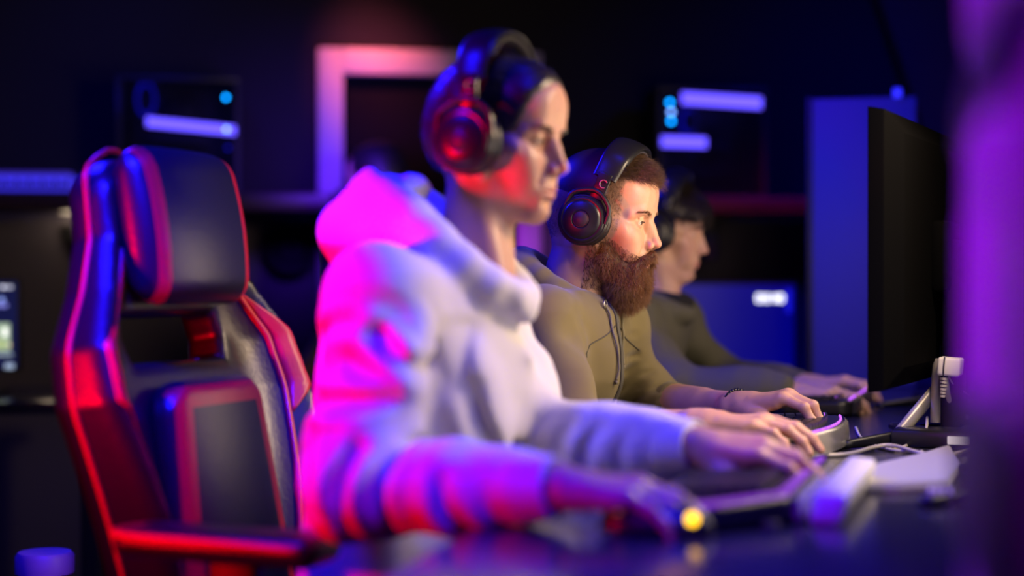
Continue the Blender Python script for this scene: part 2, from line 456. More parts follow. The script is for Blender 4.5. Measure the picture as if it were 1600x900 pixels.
def hand_clay(c, o, fwd, up, side, size=1.0, curl=(0.25, 0.55, 0.45), base=0.05, spread=0.10, thumb=0.0, lift=None):
    """o wrist, fwd to the fingers, up = back of the hand, side = +1 when the thumb is on the left of fwd"""
    x = np.array(fwd, float); x /= np.linalg.norm(x); z = np.array(up, float); z -= x * (x @ z); z /= np.linalg.norm(z); y = np.cross(z, x) * side
    P = lambda a, b, d: np.array(o) + size * (x * a + y * b + z * d)
    s = size
    K = [(0.088, 0.027, 0.002), (0.093, 0.008, 0.005), (0.089, -0.011, 0.003), (0.080, -0.028, -0.002)]
    Ls = [(0.044, 0.026, 0.021), (0.049, 0.029, 0.022), (0.045, 0.027, 0.021), (0.035, 0.021, 0.019)]
    R = [0.0095, 0.0096, 0.0090, 0.0080]
    c.cap(P(-0.02, 0, 0), P(0.02, 0, -0.002), 0.025 * s, 0.025 * s, 0.01, sc=(1, 1, 1))
    for i in range(4):
        k = K[i]
        c.cap(P(0.008, k[1] * 0.5, -0.004), P(k[0] - 0.012, k[1], k[2] - 0.006), 0.0165 * s, 0.0125 * s, 0.012)
        c.cap(P(0.03, k[1] * 0.7, 0.004), P(*k), 0.0090 * s, 0.0100 * s, 0.008)
        a = -base - (0 if lift is None else -lift[i]); sp = spread * (1.5 - i) * 1.0
        p = P(*k); r = R[i] * s
        for j in range(3):
            cj = curl[j] * (1 + 0.10 * i)
            a -= cj
            d = (x * math.cos(sp) + y * math.sin(sp)) * math.cos(a) + z * math.sin(a)
            q = p + d * Ls[i][j] * s; r2 = r * (0.93 if j < 2 else 0.84)
            c.cap(p, q, r, r2, 0.004 if j else 0.009)
            if j < 2: c.ell(q, r2 * 1.06, 0.003)
            p, r = q, r2
    # thumb: leaves the side of the palm near its base
    t = [P(0.014, 0.018, -0.010), P(0.044, 0.041, -0.020 - 0.01 * thumb), P(0.074, 0.050 - 0.012 * thumb, -0.028 - 0.012 * thumb), P(0.099, 0.047 - 0.022 * thumb, -0.036 - 0.014 * thumb)]
    c.chain(t, [0.0165 * s, 0.0135 * s, 0.0105 * s, 0.0085 * s], 0.010)

def arm_clay(elbow, wrist, fwd, up, side, res, r0=0.038, size=1.0, start=0.0, **kw):
    e = np.array(elbow, float); w = np.array(wrist, float); a = e + (w - e) * start
    f = np.array(fwd, float); f /= np.linalg.norm(f)
    pts = np.array([a, w, w + f * 0.21 * size]); lo = pts.min(0) - 0.065; hi = pts.max(0) + 0.065
    c = Clay(lo, hi, res)
    c.cap(a, w, r0 * (1 - start) + 0.026 * start, 0.0245 * size, 0.0)
    c.cap(e + (w - e) * max(start, 0.15), e + (w - e) * max(start + 0.05, 0.55), r0 * 1.04 * (1 - start) + 0.026 * start, 0.028 * size, 0.02)
    hand_clay(c, w, fwd, up, side, size, **kw)
    return c.mesh()

SKIN = {}
def skin_mat(name, base, lip):
    return mat(name, base, 0.42, sss=0.12, bump=0.10, bscale=420, noise=0.10, nscale=60, attr='tint', spec=0.45)

def tint_head(VL, base, lip, stub=None, nails=None):
    """the skin's own colour, vertex by vertex, in the head's frame"""
    T = np.tile(np.array([*base, 1.0]), (len(VL), 1))
    x, y, z = VL[:, 0], VL[:, 1], VL[:, 2]
    d = np.sqrt(((y) / 0.0235) ** 2 + ((z + 0.0700) / (0.0105 - 0.004 * np.clip(np.abs(y) / 0.02, 0, 1))) ** 2)
    m = np.clip((1.15 - d) / 0.3, 0, 1) * (x > 0.076)
    T[:, :3] = T[:, :3] * (1 - m[:, None]) + np.array(lip) * m[:, None]
    r = np.exp(-(((x - 0.06) / 0.03) ** 2 + ((np.abs(y) - 0.045) / 0.022) ** 2 + ((z + 0.035) / 0.02) ** 2)) * 0.35
    r += np.exp(-(((x - 0.108) / 0.012) ** 2 + (y / 0.014) ** 2 + ((z + 0.036) / 0.012) ** 2)) * 0.35
    T[:, 1] *= 1 - 0.35 * r; T[:, 2] *= 1 - 0.35 * r
    if stub is not None:
        s = stub(x, y, z)[:, None]; T[:, :3] = T[:, :3] * (1 - s) + np.array((0.055, 0.03, 0.02)) * s
    return T

def set_tint(o, T):
    a = o.data.color_attributes.new('tint', 'FLOAT_COLOR', 'POINT'); a.data.foreach_set('color', T.astype(np.float32).ravel())

M_EYEW = mat('eye_white', (0.50, 0.46, 0.43), 0.2, coat=0.2)
M_IRIS = mat('iris', (0.05, 0.025, 0.01), 0.1, coat=0.5)
M_PUP = mat('pupil', (0.004, 0.004, 0.004), 0.05, coat=0.5)
M_NAIL = mat('nail', (0.55, 0.32, 0.26), 0.25)

def eyes(fr, parent, loc, down=0.25):
    for s in (-1, 1):
        bm = bmesh.new(); bmesh.ops.create_uvsphere(bm, u_segments=48, v_segments=32, radius=0.0127)
        bmesh.ops.rotate(bm, matrix=Matrix.Rotation(PI / 2, 3, 'Y'), verts=bm.verts)
        for f in bm.faces:
            c = f.calc_center_median().normalized(); a = math.acos(max(-1, min(1, c.x)))
            f.material_index = 2 if a < 0.2 else (1 if a < 0.5 else 0)
        M = Matrix.Translation(-Vector(loc)) @ fr.M() @ Matrix.Translation((0.0675, 0.031 * s, 0)) @ Matrix.Rotation(down, 4, 'Y')
        bmesh.ops.transform(bm, matrix=M, verts=bm.verts)
        bobj('eye', bm, [M_EYEW, M_IRIS, M_PUP], parent, sharp=None)

def surf_sample(V, Fc, n, keep):
    """points, normals spread over the quads whose centre passes keep"""
    Cn = V[Fc].mean(1); ok = np.nonzero(keep(Cn))[0]
    if len(ok) == 0: return np.zeros((0, 3)), np.zeros((0, 3))
    N = np.cross(V[Fc[:, 2]] - V[Fc[:, 0]], V[Fc[:, 3]] - V[Fc[:, 1]])
    A = np.linalg.norm(N[ok], axis=1); pick = rng.choice(ok, n, p=A / A.sum())
    u, v = rng.random(n)[:, None], rng.random(n)[:, None]
    q = V[Fc[pick]]
    P = (q[:, 0] * (1 - u) + q[:, 1] * u) * (1 - v) + (q[:, 3] * (1 - u) + q[:, 2] * u) * v
    return P, N[pick] / (np.linalg.norm(N[pick], axis=1)[:, None] + 1e-12)

def brows(fr, parent, loc, m, HVF, n=420, thick=1.0, ln=0.008):
    from mathutils.bvhtree import BVHTree
    tree = BVHTree.FromPolygons(HVF[0].tolist(), HVF[1].tolist())
    t = rng.random(n); s = np.where(rng.random(n) < 0.5, -1, 1)
    h = (rng.random(n) - 0.5) * 0.0072 * thick * (1 - 0.5 * t)
    y = 0.012 + 0.040 * t; z = 0.0125 + 0.0075 * np.sin(t * 2.4) + h
    x = 0.0915 - 0.006 * t - 0.019 * t ** 2
    P = np.stack([x, y * s, z], 1)
    for i in range(n):
        h = tree.ray_cast(Vector((0.13, y[i] * s[i] * 1.25, z[i])), Vector((-1, -0.25 * y[i] * s[i] / 0.06, 0)))
        if h[0]: P[i] = h[0]
    D = np.stack([0.25 - 0.3 * t, s * (0.5 + 0.5 * t), 0.55 - 0.9 * t], 1) + rng.normal(size=(n, 3)) * 0.12
    for q in (-1, 1):
        V, Fc = strands(P[s == q], D[s == q], ln, 0.00028, 3); raw('eyebrow', fr.w(V), Fc, m, parent, loc=loc)

M_LASH = mat('eyelashes', (0.015, 0.008, 0.006), 0.5)
def lashes(fr, parent, loc, s, k=1.0, n=70):
    t = np.linspace(0, 1, n); e = np.array((0.0675, 0.0310 * s, 0.0))
    yy = (-0.0105 + 0.021 * t); P = np.stack([e[0] + 0.0150 * np.sqrt(np.clip(1 - (yy / 0.0150) ** 2, 0, 1)) - 0.0008, e[1] + yy * s, 0.0022 - 0.0032 * np.abs(2 * t - 1) ** 2 + 0 * t], 1)
    D = np.stack([0.7 + 0 * t, s * (yy / 0.025), -0.25 + 0 * t], 1) + rng.normal(size=(n, 3)) * 0.06
    V, Fc = strands(P, D, 0.0026 * k, 0.00022, 3, droop=(0, 0, 0.2)); raw('eyelashes', fr.w(V), Fc, M_LASH, parent, loc=loc)

# ---------------------------------------------------------------- clothing
def ring_collar(c, ctr, rx, ry, dz, r_front, r_back, k=0.02, n=16, gap=0.0, yaw=0.0):
    pts, rs = [], []
    for i in range(n + 1):
        t = gap + (2 * PI - 2 * gap) * i / n
        p = np.array((rx * math.cos(t), ry * math.sin(t), -dz * math.cos(t)))
        pts.append(np.array(ctr) + RZ(yaw) @ p); b = (1 - math.cos(t)) / 2; rs.append(r_front * (1 - b) + r_back * b)
    c.chain(pts, rs, k)

def folds_along(a, b, amp, freq, rad, seed=0.0, tilt=0.0):
    """rings of cloth folds across the limb a-b"""
    a = np.array(a, float); b = np.array(b, float); ax = b - a; L = np.linalg.norm(ax); ax /= L
    up = np.array((0, 0, 1.0)); u = up - ax * (up @ ax); u /= np.linalg.norm(u) + 1e-9
    w = np.cross(ax, u)
    def f(x, y, z):
        px, py, pz = x - a[0], y - a[1], z - a[2]
        t = px * ax[0] + py * ax[1] + pz * ax[2]
        ru = px * u[0] + py * u[1] + pz * u[2]; rw = px * w[0] + py * w[1] + pz * w[2]
        r = np.sqrt(ru ** 2 + rw ** 2)
        wob = 1.6 * np.sin(13 * ru + seed) + 1.4 * np.sin(15 * rw + 2 * seed) + 0.9 * np.sin(21 * (ru + rw))
        g1 = np.sin(freq * t + tilt * ru * freq + wob + seed); g2 = np.sin(0.62 * freq * t - 0.9 * tilt * rw * freq - wob + 2 * seed)
        m1 = 0.5 + 0.5 * np.sin(17 * t + 9 * ru + 3 * seed); m2 = 0.5 + 0.5 * np.sin(12 * t - 14 * rw + seed)
        g = -(np.abs(g1) ** 1.5 * np.sign(g1) * m1 * 0.9 + g2 * m2 * 0.8)
        m = np.clip(1 - (r / rad - 1) * 3, 0, 1) * np.clip((t + 0.02) / 0.05, 0, 1) * np.clip((L + 0.02 - t) / 0.05, 0, 1)
        return amp * g * m
    return f

def creases(segs, amp, wid):
    """narrow valleys pressed into the cloth; segs: (x0, z0, x1, z1, y_min, y_max, strength)"""
    def f(x, y, z):
        o = 0 * x
        for (x0, z0, x1, z1, ya, yb, st) in segs:
            dx, dz = x1 - x0, z1 - z0; t = np.clip(((x - x0) * dx + (z - z0) * dz) / (dx * dx + dz * dz), 0, 1)
            bend = 0.010 * np.sin(t * PI); d = np.sqrt((x - x0 - dx * t + bend) ** 2 + (z - z0 - dz * t) ** 2)
            e = np.sin(PI * np.clip(t * 0.9 + 0.08, 0, 1)) ** 0.5
            g = np.exp(-(d / wid) ** 2) - 0.55 * np.exp(-((d - 2.1 * wid) / (1.2 * wid)) ** 2)
            m = np.clip((y - ya) / 0.03, 0, 1) * np.clip((yb - y) / 0.03, 0, 1)
            o = o + st * amp * g * e * m
        return o
    return f

def px_segs(L, Y, ya, yb):
    out = []
    for (u0, v0, u1, v1, st) in L:
        a, b = W(u0, v0, Y), W(u1, v1, Y); out.append((a.x, a.z, b.x, b.z, ya, yb, st))
    return out

def body_yaw(J):
    d = np.array(J['sL']) - np.array(J['sR']); return -math.atan2(d[0], d[1])

def hoodie_clay(J, res, slack=1.0, shoulder=0.062, up_r=(0.062, 0.056), fore_r=(0.056, 0.042), waist=0.12, chest=0.118, sy=1.5,
                fore_to=(1.0, 1.0), hood=None, cuffs=True, fold=0.006, hem_z=0.56, neck_r=0.058, cr=None):
    pts = np.array([J[k] for k in ('pelvis', 'chest', 'neck', 'sR', 'sL', 'eR', 'eL', 'wR', 'wL')])
    lo = pts.min(0) - 0.2; hi = pts.max(0) + 0.13; lo[2] = hem_z - 0.02; lo[0] = pts[:, 0].min() - 0.24
    c = Clay(lo, hi, res)
    P, Ch, N = np.array(J['pelvis']), np.array(J['chest']), np.array(J['neck'])
    yw = body_yaw(J)
    c.cap(P, Ch, waist * slack, chest * slack, 0.0, sc=(1, sy, 1), yaw=yw)
    c.cap(Ch + (0, 0, -0.02), Ch * 0.45 + N * 0.55, chest * 0.9, 0.07, 0.05, sc=(1, 1.35, 1), yaw=yw)
    c.cap(J['sR'], J['sL'], shoulder, shoulder, 0.05)
    for s, e, w, ft in (('sR', 'eR', 'wR', fore_to[0]), ('sL', 'eL', 'wL', fore_to[1])):
        S, E, Wr = (np.array(J[q], float) for q in (s, e, w)); End = E + (Wr - E) * ft
        c.cap(S, E, up_r[0] * slack, up_r[1] * slack, 0.03)
        c.cap(E, End, fore_r[0] * slack, fore_r[1] * slack, 0.02)
        if cuffs:
            q = End - (Wr - E) / np.linalg.norm(Wr - E) * 0.045
            c.cap(q, q - (Wr - E) / np.linalg.norm(Wr - E) * 0.035, fore_r[1] * 1.10, fore_r[1] * 1.06, 0.012)   # cloth bunched above the cuff
    if hood: hood(c)
    c.cap(N + (N - Ch) * -0.1, N + (N - Ch) / np.linalg.norm(N - Ch) * 0.25, neck_r, neck_r * 1.25, 0.012, 's')
    a1, a2 = np.array(J['sR']), np.array(J['sL'])
    for s, e, w, ft, sd in (('sR', 'eR', 'wR', fore_to[0], 0.6), ('sL', 'eL', 'wL', fore_to[1], 2.1)):
        S, E, Wr = (np.array(J[q], float) for q in (s, e, w)); End = E + (Wr - E) * ft
        c.fn(folds_along(S + (E - S) * 0.15, E, fold, 30, up_r[0] * 1.35, sd, 0.5))
        c.fn(folds_along(E, End - (End - E) * 0.30, fold * 0.6, 38, fore_r[0] * 1.35, sd + 1, -0.4))
    # long folds of the body of the garment
    dist = lambda x, y, z: np.minimum(1, 1.0)
    def body(x, y, z):
        g = 0.6 * np.sin(34 * y + 16 * x + 2.4 * np.sin(6 * z + 3 * y) + 7 * z) + 0.5 * np.sin(19 * y - 12 * x + 1.5 * np.sin(9 * z) - 9 * z)
        m = np.clip((Ch[2] + 0.10 - z) / 0.08, 0, 1) * np.clip((x - Ch[0] + 0.03) / 0.05, 0.3, 1)
        return fold * 1.15 * g * m
    c.fn(body)
    c.fn(lambda x, y, z: 0.0022 * sn(x, y, z, 38, 1.0))
    if cr: c.fn(creases(*cr), 0.05)
    c.plane((0, 0, -1), -hem_z, 0.02)
    return c

def ray_hit(tree, p, d):
    h = tree.ray_cast(Vector(p), Vector(d))
    return h[0]

def legs_core(J, c, r=0.072):
    P = np.array(J['pelvis'])
    for s in (-1, 1):
        hip = P + (0, 0.085 * s, -0.01); kn = hip + np.array((0.43, 0.05 * s, -0.02)); an = kn + np.array((-0.02, 0, -0.43))
        an[2] = 0.09
        c.cap(hip, kn, r, r * 0.74, 0.03); c.cap(kn, an, r * 0.72, r * 0.5, 0.02)
    return

def body_mesh(J, frame, headVF, hands, cfg):
    """one mesh: torso, limbs, neck, head and hands"""
    pts = np.array([J[k] for k in J if k != 'head'])
    lo = pts.min(0) - 0.16; hi = pts.max(0) + 0.12; lo[2] = 0.02; hi[0] = max(hi[0], J['pelvis'][0] + 0.55)
    c = Clay(lo, hi, 0.011)
    P, Ch, N = np.array(J['pelvis']), np.array(J['chest']), np.array(J['neck'])
    yw = body_yaw(J); c.cap(P, Ch, 0.095, 0.092, 0.0, sc=(1, 1.38, 1), yaw=yw); c.cap(Ch, N - (0, 0, 0.03), 0.080, 0.036, 0.05, sc=(1, 1.2, 1), yaw=yw)
    c.cap(J['sR'], J['sL'], 0.042, 0.042, 0.04)
    for s, e, w in (('sR', 'eR', 'wR'), ('sL', 'eL', 'wL')):
        S, E, Wr = (np.array(J[q], float) for q in (s, e, w)); c.cap(S, E, 0.036, 0.030, 0.02); c.cap(E, E + (Wr - E) * cfg.get('core_to', 0.9), 0.030, 0.022, 0.01)
    legs_core(J, c, 0.068)
    for s in (-1, 1):
        an = P + (0.41, 0.135 * s, 0); an = np.array((an[0], an[1], 0.07)); c.cap(an, an + (0.15, 0.01 * s, -0.025), 0.032, 0.026, 0.02)
    VB, FB = c.mesh()
    HV, HF = headVF
    return join([(VB, FB), (frame.w(HV), HF)] + hands), len(VB), len(HV)

def trousers(J, parent, loc, m):
    P = np.array(J['pelvis']); c = Clay(P + (-0.2, -0.3, -0.5), P + (0.6, 0.3, 0.14), 0.012)
    c.cap(P + (0, -0.07, 0), P + (0, 0.07, 0), 0.115, 0.115, 0.03); legs_core(J, c, 0.084)
    c.fn(lambda x, y, z: 0.005 * sn(x, y, z, 30)); V, Fc = c.mesh(); raw('trousers', V, Fc, m, parent, loc=loc)
    for s in (-1, 1):
        an = P + (0.41, 0.135 * s, 0); an = np.array((an[0], an[1], 0.075)); c = Clay(an + (-0.09, -0.08, -0.08), an + (0.26, 0.08, 0.08), 0.006)
        c.cap(an + (-0.02, 0, -0.01), an + (0.17, 0.012 * s, -0.032), 0.045, 0.036, 0.02); c.cap(an + (0, 0, 0.02), an, 0.048, 0.045, 0.02)
        c.plane((0, 0, -1), -0.004, 0.006); V, Fc = c.mesh(); raw('shoe', V, Fc, M_SHOE, parent, loc=loc)

M_SHOE = mat('shoe_black', (0.02, 0.02, 0.022), 0.6)
M_JEANS = mat('dark_trousers', (0.03, 0.03, 0.04), 0.8, bump=0.3, bscale=300)
DESK = 0.725

# ---------------------------------------------------------------- the bearded man in the olive hoodie
def bearded_man():
    fr = Frame(NOSE, W(1033, 384, 2.98), pitch=9, yaw=-5)
    J = dict(pelvis=W(800, 790, 2.97), chest=W(868, 560, 2.97), neck=W(889, 452, 2.975), sR=W(848, 500, 2.81), sL=W(966, 506, 3.13),
             eR=W(885, 676, 2.74), wR=W(1103, 664, 2.62), eL=W(1028, 634, 3.16), wL=W(1158, 641, 2.97))
    J = {k: np.array(v) for k, v in J.items()}
    J['pelvis'] = np.array((-0.80, 2.97, 0.57)); J['wL'][2] += 0.008
    loc = (J['pelvis'][0], J['pelvis'][1], 0.0)
    HV, HF = head_clay(0.0015, fr.l(J['neck'] - (0, 0, 0.03)), fem=0, neck_r=0.060, jaw=1.05)
    fL = (1, -0.28, 0.22); fR = (1, -0.10, 0.05)
    hands = [arm_clay(J['eL'], J['wL'], fL, (0.05, -0.1, 1), -1, 0.0018, r0=0.039, size=1.0, base=0.05, curl=(0.48, 0.72, 0.40), spread=0.09, thumb=0.5),
             arm_clay(J['eR'], J['wR'], fR, (-0.05, 0.0, 1), 1, 0.0018, r0=0.039, size=1.0, base=0.02, curl=(0.22, 0.35, 0.28), spread=0.09, thumb=0.3)]
    (V, Fc), nb, nh = body_mesh(J, fr, (HV, HF), hands, dict(core_to=0.5))
    base, lip = (0.57, 0.31, 0.20), (0.48, 0.19, 0.14)
    sm = lambda x, a, b: np.clip((x - a) / (b - a), 0, 1)
    def stub(x, y, z):
        side = sm(x, 0.050, 0.034) * sm(z, 0.000, 0.03) * 0.62 * (1 - 0.55 * sm(z, 0.05, 0.015))
        back = sm(x, -0.01, -0.03) * sm(z, -0.09, -0.02) * 0.5
        cheek = sm(x, 0.075, 0.03) * sm(z, -0.035, -0.060) * 0.5
        return np.maximum(np.maximum(side, back), cheek)
    T = np.tile(np.array([*base, 1.0]), (len(V), 1)); T[nb:nb + nh] = tint_head(HV, base, lip, stub)
    man = raw('person', V, Fc, skin_mat('skin_man', base, lip), loc=loc, smooth=True)
    set_tint(man, T)
    tag(man, 'bearded person in an olive zip hoodie, in the middle of the row', 'person', 'players seated at the desk')
    eyes(fr, man, loc, 0.16)
    mh = mat('hair_brown', (0.040, 0.020, 0.012), 0.45, spec=0.35)
    mb = mat('beard_brown', (0.060, 0.022, 0.010), 0.5, spec=0.3)
    brows(fr, man, loc, mat('brow_brown', (0.15, 0.07, 0.035), 0.5), (HV, HF), 420, 0.9, 0.006)
    # beard: a mass of hair and thousands of strands
    c = Clay((-0.03, -0.09, -0.20), (0.125, 0.09, 0.0), 0.0025)
    for s in (-1, 1):
        c.cap((0.012, 0.064 * s, -0.032), (0.022, 0.056 * s, -0.070), 0.005, 0.014, 0.01)
        c.cap((0.024, 0.055 * s, -0.075), (0.060, 0.026 * s, -0.106), 0.016, 0.025, 0.03)
        c.cap((0.030, 0.052 * s, -0.060), (0.070, 0.030 * s, -0.085), 0.009, 0.014, 0.02)
        c.cap((0.1000, 0.003 * s, -0.0530), (0.0920, 0.024 * s, -0.0655), 0.0062, 0.0075, 0.006)
        c.cap((0.0920, 0.024 * s, -0.0655), (0.0800, 0.034 * s, -0.085), 0.0075, 0.012, 0.01)
    c.ell((0.057, 0, -0.114), (0.038, 0.042, 0.040), 0.03)
    c.ell((0.070, 0, -0.106), (0.026, 0.028, 0.020), 0.015)
    c.ell((0.104, 0, -0.0795), (0.024, 0.024, 0.0085), 0.003, 's')
    c.fn(lambda x, y, z: 0.0022 * sn(x, y, z, 170, 0.5))
    BV, BF = c.mesh(); bo = raw('beard', fr.w(BV), BF, mb, man, loc=loc)
    P, N = surf_sample(BV, BF, 15000, lambda q: np.ones(len(q), bool))
    ok_ = ~((np.abs(P[:, 1]) < 0.020) & (np.abs(P[:, 2] + 0.0795) < 0.0115) & (P[:, 0] > 0.075)); P, N = P[ok_], N[ok_]
    must = (P[:, 2] > -0.070) & (P[:, 0] > 0.074)
    D = N * 0.75 + np.array((0.22, 0, -0.95)); D[must] = N[must] * 0.5 + np.stack([0.25 * np.ones(must.sum()), np.sign(P[must, 1]) * 0.75, -0.75 * np.ones(must.sum())], 1)
    D += rng.normal(size=D.shape) * 0.32
    Ln = np.where(must, 0.009, 0.010 + 0.014 * np.clip((-P[:, 2] - 0.08) / 0.08, 0, 1)) * rng.uniform(0.6, 1.25, len(P))
    SV, SF = strands(P - N * 0.001, D, Ln, 0.00042, 4, curl=0.16)
    raw('strands', fr.w(SV), SF, mat('beard_strand', (0.20, 0.085, 0.032), 0.40, spec=0.5), bo, loc=None)
    # fading beard over the cheeks and neck, straight out of the skin
    keep = lambda q: ((np.abs(q[:, 1]) > 0.025) & (q[:, 2] < -0.028 - 0.5 * np.clip(q[:, 0] - 0.02, 0, 1)) & (q[:, 2] > -0.13) & (q[:, 0] > -0.004) & (q[:, 0] < 0.088))
    P, N = surf_sample(HV, HF, 4200, keep)
    SV, SF = strands(P, N * 0.5 + np.array((0.35, 0, -0.8)) + rng.normal(size=P.shape) * 0.2, rng.uniform(0.004, 0.009, len(P)), 0.00030, 3)
    raw('strands', fr.w(SV), SF, mb, bo, loc=None)
    for s_ in (-1, 1): lashes(fr, man, loc, s_)
    # hair: short at the sides, long on top and brushed forward
    c = Clay((-0.12, -0.09, -0.08), (0.12, 0.09, 0.15), 0.003)
    c.ell((-0.013, 0, 0.036), (0.097, 0.0765, 0.088)); c.ell((0.018, 0, 0.080), (0.060, 0.048, 0.034), 0.02)
    c.ell((-0.040, 0, 0.005), (0.069, 0.066, 0.066), 0.02)
    c.plane((0.42, 0, -0.91), -0.036, 0.008); c.plane((0.98, 0, 0.2), 0.086, 0.010)
    c.plane((0, 0, -1), 0.055, 0.003)
    TV, TF = c.mesh(); hair = raw('hair', fr.w(TV), TF, mh, man, loc=loc)
    P, N = surf_sample(TV, TF, 7000, lambda q: (q[:, 2] > 0.075) & (q[:, 0] > 0.0))
    fw = np.clip((P[:, 0] - 0.0) / 0.08, 0, 1)[:, None]
    D = N * (0.30 - 0.12 * fw) + np.array((1.0, 0, 0.02)) + rng.normal(size=P.shape) * 0.20
    SV, SF = strands(P, D, rng.uniform(0.016, 0.036, len(P)) * (0.6 + 0.5 * fw[:, 0]), 0.00045, 5, droop=(0, 0, -0.30), curl=0.16)
    raw('strands', fr.w(SV), SF, mat('hair_strand', (0.12, 0.066, 0.036), 0.4, spec=0.5), hair, loc=None)
    P, N = surf_sample(HV, HF, 16000, lambda q: (q[:, 0] < 0.046) & (q[:, 2] > -0.02 - 0.9 * np.clip(-q[:, 0], 0, 0.06)) & (q[:, 2] - 0.25 * q[:, 0] > -0.03) & (np.abs(q[:, 1]) > 0.03))
    SV, SF = strands(P, N * 0.6 + np.array((0.25, 0, -0.7)) + rng.normal(size=P.shape) * 0.15, rng.uniform(0.002, 0.0042, len(P)), 0.00016, 2)
    raw('strands', fr.w(SV), SF, mh, hair, loc=None)
    # hoodie
    N0, Ch = J['neck'], J['chest']
    def hood(c):
        ring_collar(c, N0 + (-0.008, 0, -0.002), 0.080, 0.080, 0.052, 0.015, 0.026, 0.015)
        c.ell(N0 + (-0.105, 0, 0.012), (0.055, 0.105, 0.045), 0.03)
        c.ell(N0 + (-0.115, 0, -0.06), (0.05, 0.09, 0.07), 0.03)
    mc = px_segs([(852, 476, 868, 560, 1.0), (868, 560, 862, 640, .8), (905, 520, 915, 600, .5), (890, 600, 905, 655, .6)], 2.86, 2.78, 2.98)
    mc += px_segs([(950, 585, 1000, 552, 1.1), (962, 610, 1020, 580, 1.0), (985, 632, 1036, 604, 1.0), (968, 540, 1000, 520, .7), (1008, 640, 1046, 622, .8)], 3.12, 3.02, 3.24)
    c = hoodie_clay(J, 0.0035, cr=(mc, 0.0085, 0.0055), shoulder=0.052, slack=0.93, waist=0.125, chest=0.125, sy=1.45, fore_to=(0.28, 0.16), hood=hood, cuffs=False, fold=0.0100, fore_r=(0.054, 0.048), up_r=(0.062, 0.060), neck_r=0.062)
    GV, GF = c.mesh(); GV = relax(GV, GF, 1)
    mo = mat('olive_cotton', (0.150, 0.118, 0.042), 0.85, bump=0.12, bscale=900, sheen=0.15, noise=0.12, nscale=18)
    ho = raw('hoodie', GV, GF, mo, man, loc=loc)
    from mathutils.bvhtree import BVHTree
    tree = BVHTree.FromPolygons(GV.tolist(), GF.tolist())
    yw = body_yaw(J); fv = np.array((math.cos(yw), math.sin(yw), 0)); lv = np.array((-math.sin(yw), math.cos(yw), 0))
    def on(z, side=0.0, lift=0.0):
        k = (z - J['chest'][2]) / (N0[2] - J['chest'][2]); k2 = (z - J['pelvis'][2]) / (J['chest'][2] - J['pelvis'][2])
        c_ = J['chest'] * (1 - k) + N0 * k if z > J['chest'][2] else J['pelvis'] * (1 - k2) + J['chest'] * k2
        p = np.array((c_[0], c_[1], z)) + lv * side + fv * 0.4
        h = ray_hit(tree, p, -fv); return (h + Vector(fv) * lift) if h else None
    mz = mat('zip_tape', (0.05, 0.045, 0.03), 0.6); mm = mat('zip_metal', (0.35, 0.33, 0.30), 0.3, metal=0.9)
    zt = N0[2] - 0.020; bm = bmesh.new(); zr = np.linspace(zt, 0.60, 30)
    for k, r_, mi in ((-0.0048, 0.0030, 0), (0.0048, 0.0030, 0), (0, 0.0020, 1)):
        tube(bm, [q_ for q_ in (on(z, k, 0.0014) for z in zr) if q_], r_, 8, mi, 3)
    bobj('zip', bm, [mz, mm], ho, sharp=None)
    bm = bmesh.new(); p = on(0.79, 0, 0.004); tube(bm, [p + Vector((0, 0, 0.006)), p, p + Vector((0.002, 0, -0.026))], 0.0030, 8, 0, 4)
    bobj('zip_pull', bm, mm, ho, sharp=None)
    # raised seams of the front: yoke seam and sleeve seams
    for sd in (-1, 1):
        bm = bmesh.new(); pts = [on(zt - 0.045 - 0.05 * t, sd * (0.012 + 0.13 * t), 0.0003) for t in np.linspace(0, 1, 9)]; pts = [q_ for q_ in pts if q_]
        if len(pts) > 3: tube(bm, pts, 0.0014, 6, 0, 3); bobj('seam', bm, mz, ho, sharp=None)
        bm = bmesh.new(); pts = [on(z, sd * (0.060 + 0.015 * math.sin(k)), 0.0006) for k, z in enumerate(np.linspace(0.66, 0.74, 6))]; pts = [q_ for q_ in pts if q_]
        if len(pts) > 3: tube(bm, pts, 0.0022, 6, 0, 3); bobj('pocket_edge', bm, mz, ho, sharp=None)
    # drawstrings and their eyelets
    md = mat('drawstring', (0.17, 0.15, 0.085), 0.8, bump=0.5, bscale=700)
    for (ys, ln) in ((-0.036, 0.135), (0.036, 0.11)):
        pts = []
        for k in range(9):
            q_ = on(zt - 0.006 - ln * k / 8, ys * (1 - 0.25 * k / 8) + 0.003 * math.sin(k * 1.3), 0.004 + 0.001 * math.sin(k * 2))
            if q_: pts.append(q_)
        if len(pts) > 2:
            bm = bmesh.new(); tube(bm, pts, 0.0024, 10, 0, 5); tube(bm, [pts[-1], pts[-1] + Vector((0, 0, -0.007))], 0.0034, 8, 0, 2)
            bobj('drawstring', bm, md, ho, sharp=None)
            bm = bmesh.new(); q = pts[0] + Vector(fv) * 0.001; fq, lq = Vector(fv), Vector(lv)
            tube(bm, [q + fq * 0.001 + lq * (0.0065 * math.cos(t)) + Vector((0, 0, 0.0065 * math.sin(t))) for t in np.linspace(0, 2 * PI, 16)], 0.0017, 8, 0, 2)
            bobj('eyelet', bm, mm, ho, sharp=None)
    # cuffs of the pushed-up sleeves
    for e, w, f in (('eL', 'wL', 0.16), ('eR', 'wR', 0.28)):
        a = J[e] + (J[w] - J[e]) * f; dd = (J[w] - J[e]) / np.linalg.norm(J[w] - J[e])
        c = Clay(a - 0.08, a + 0.08, 0.003); c.cap(a - dd * 0.010, a + dd * 0.006, 0.0475, 0.0455); c.cap(a - dd * 0.1, a + dd * 0.1, 0.040, 0.040, 0.004, 's')
        V2, F2 = c.mesh(); raw('cuff', V2, F2, mo, ho, loc=None)
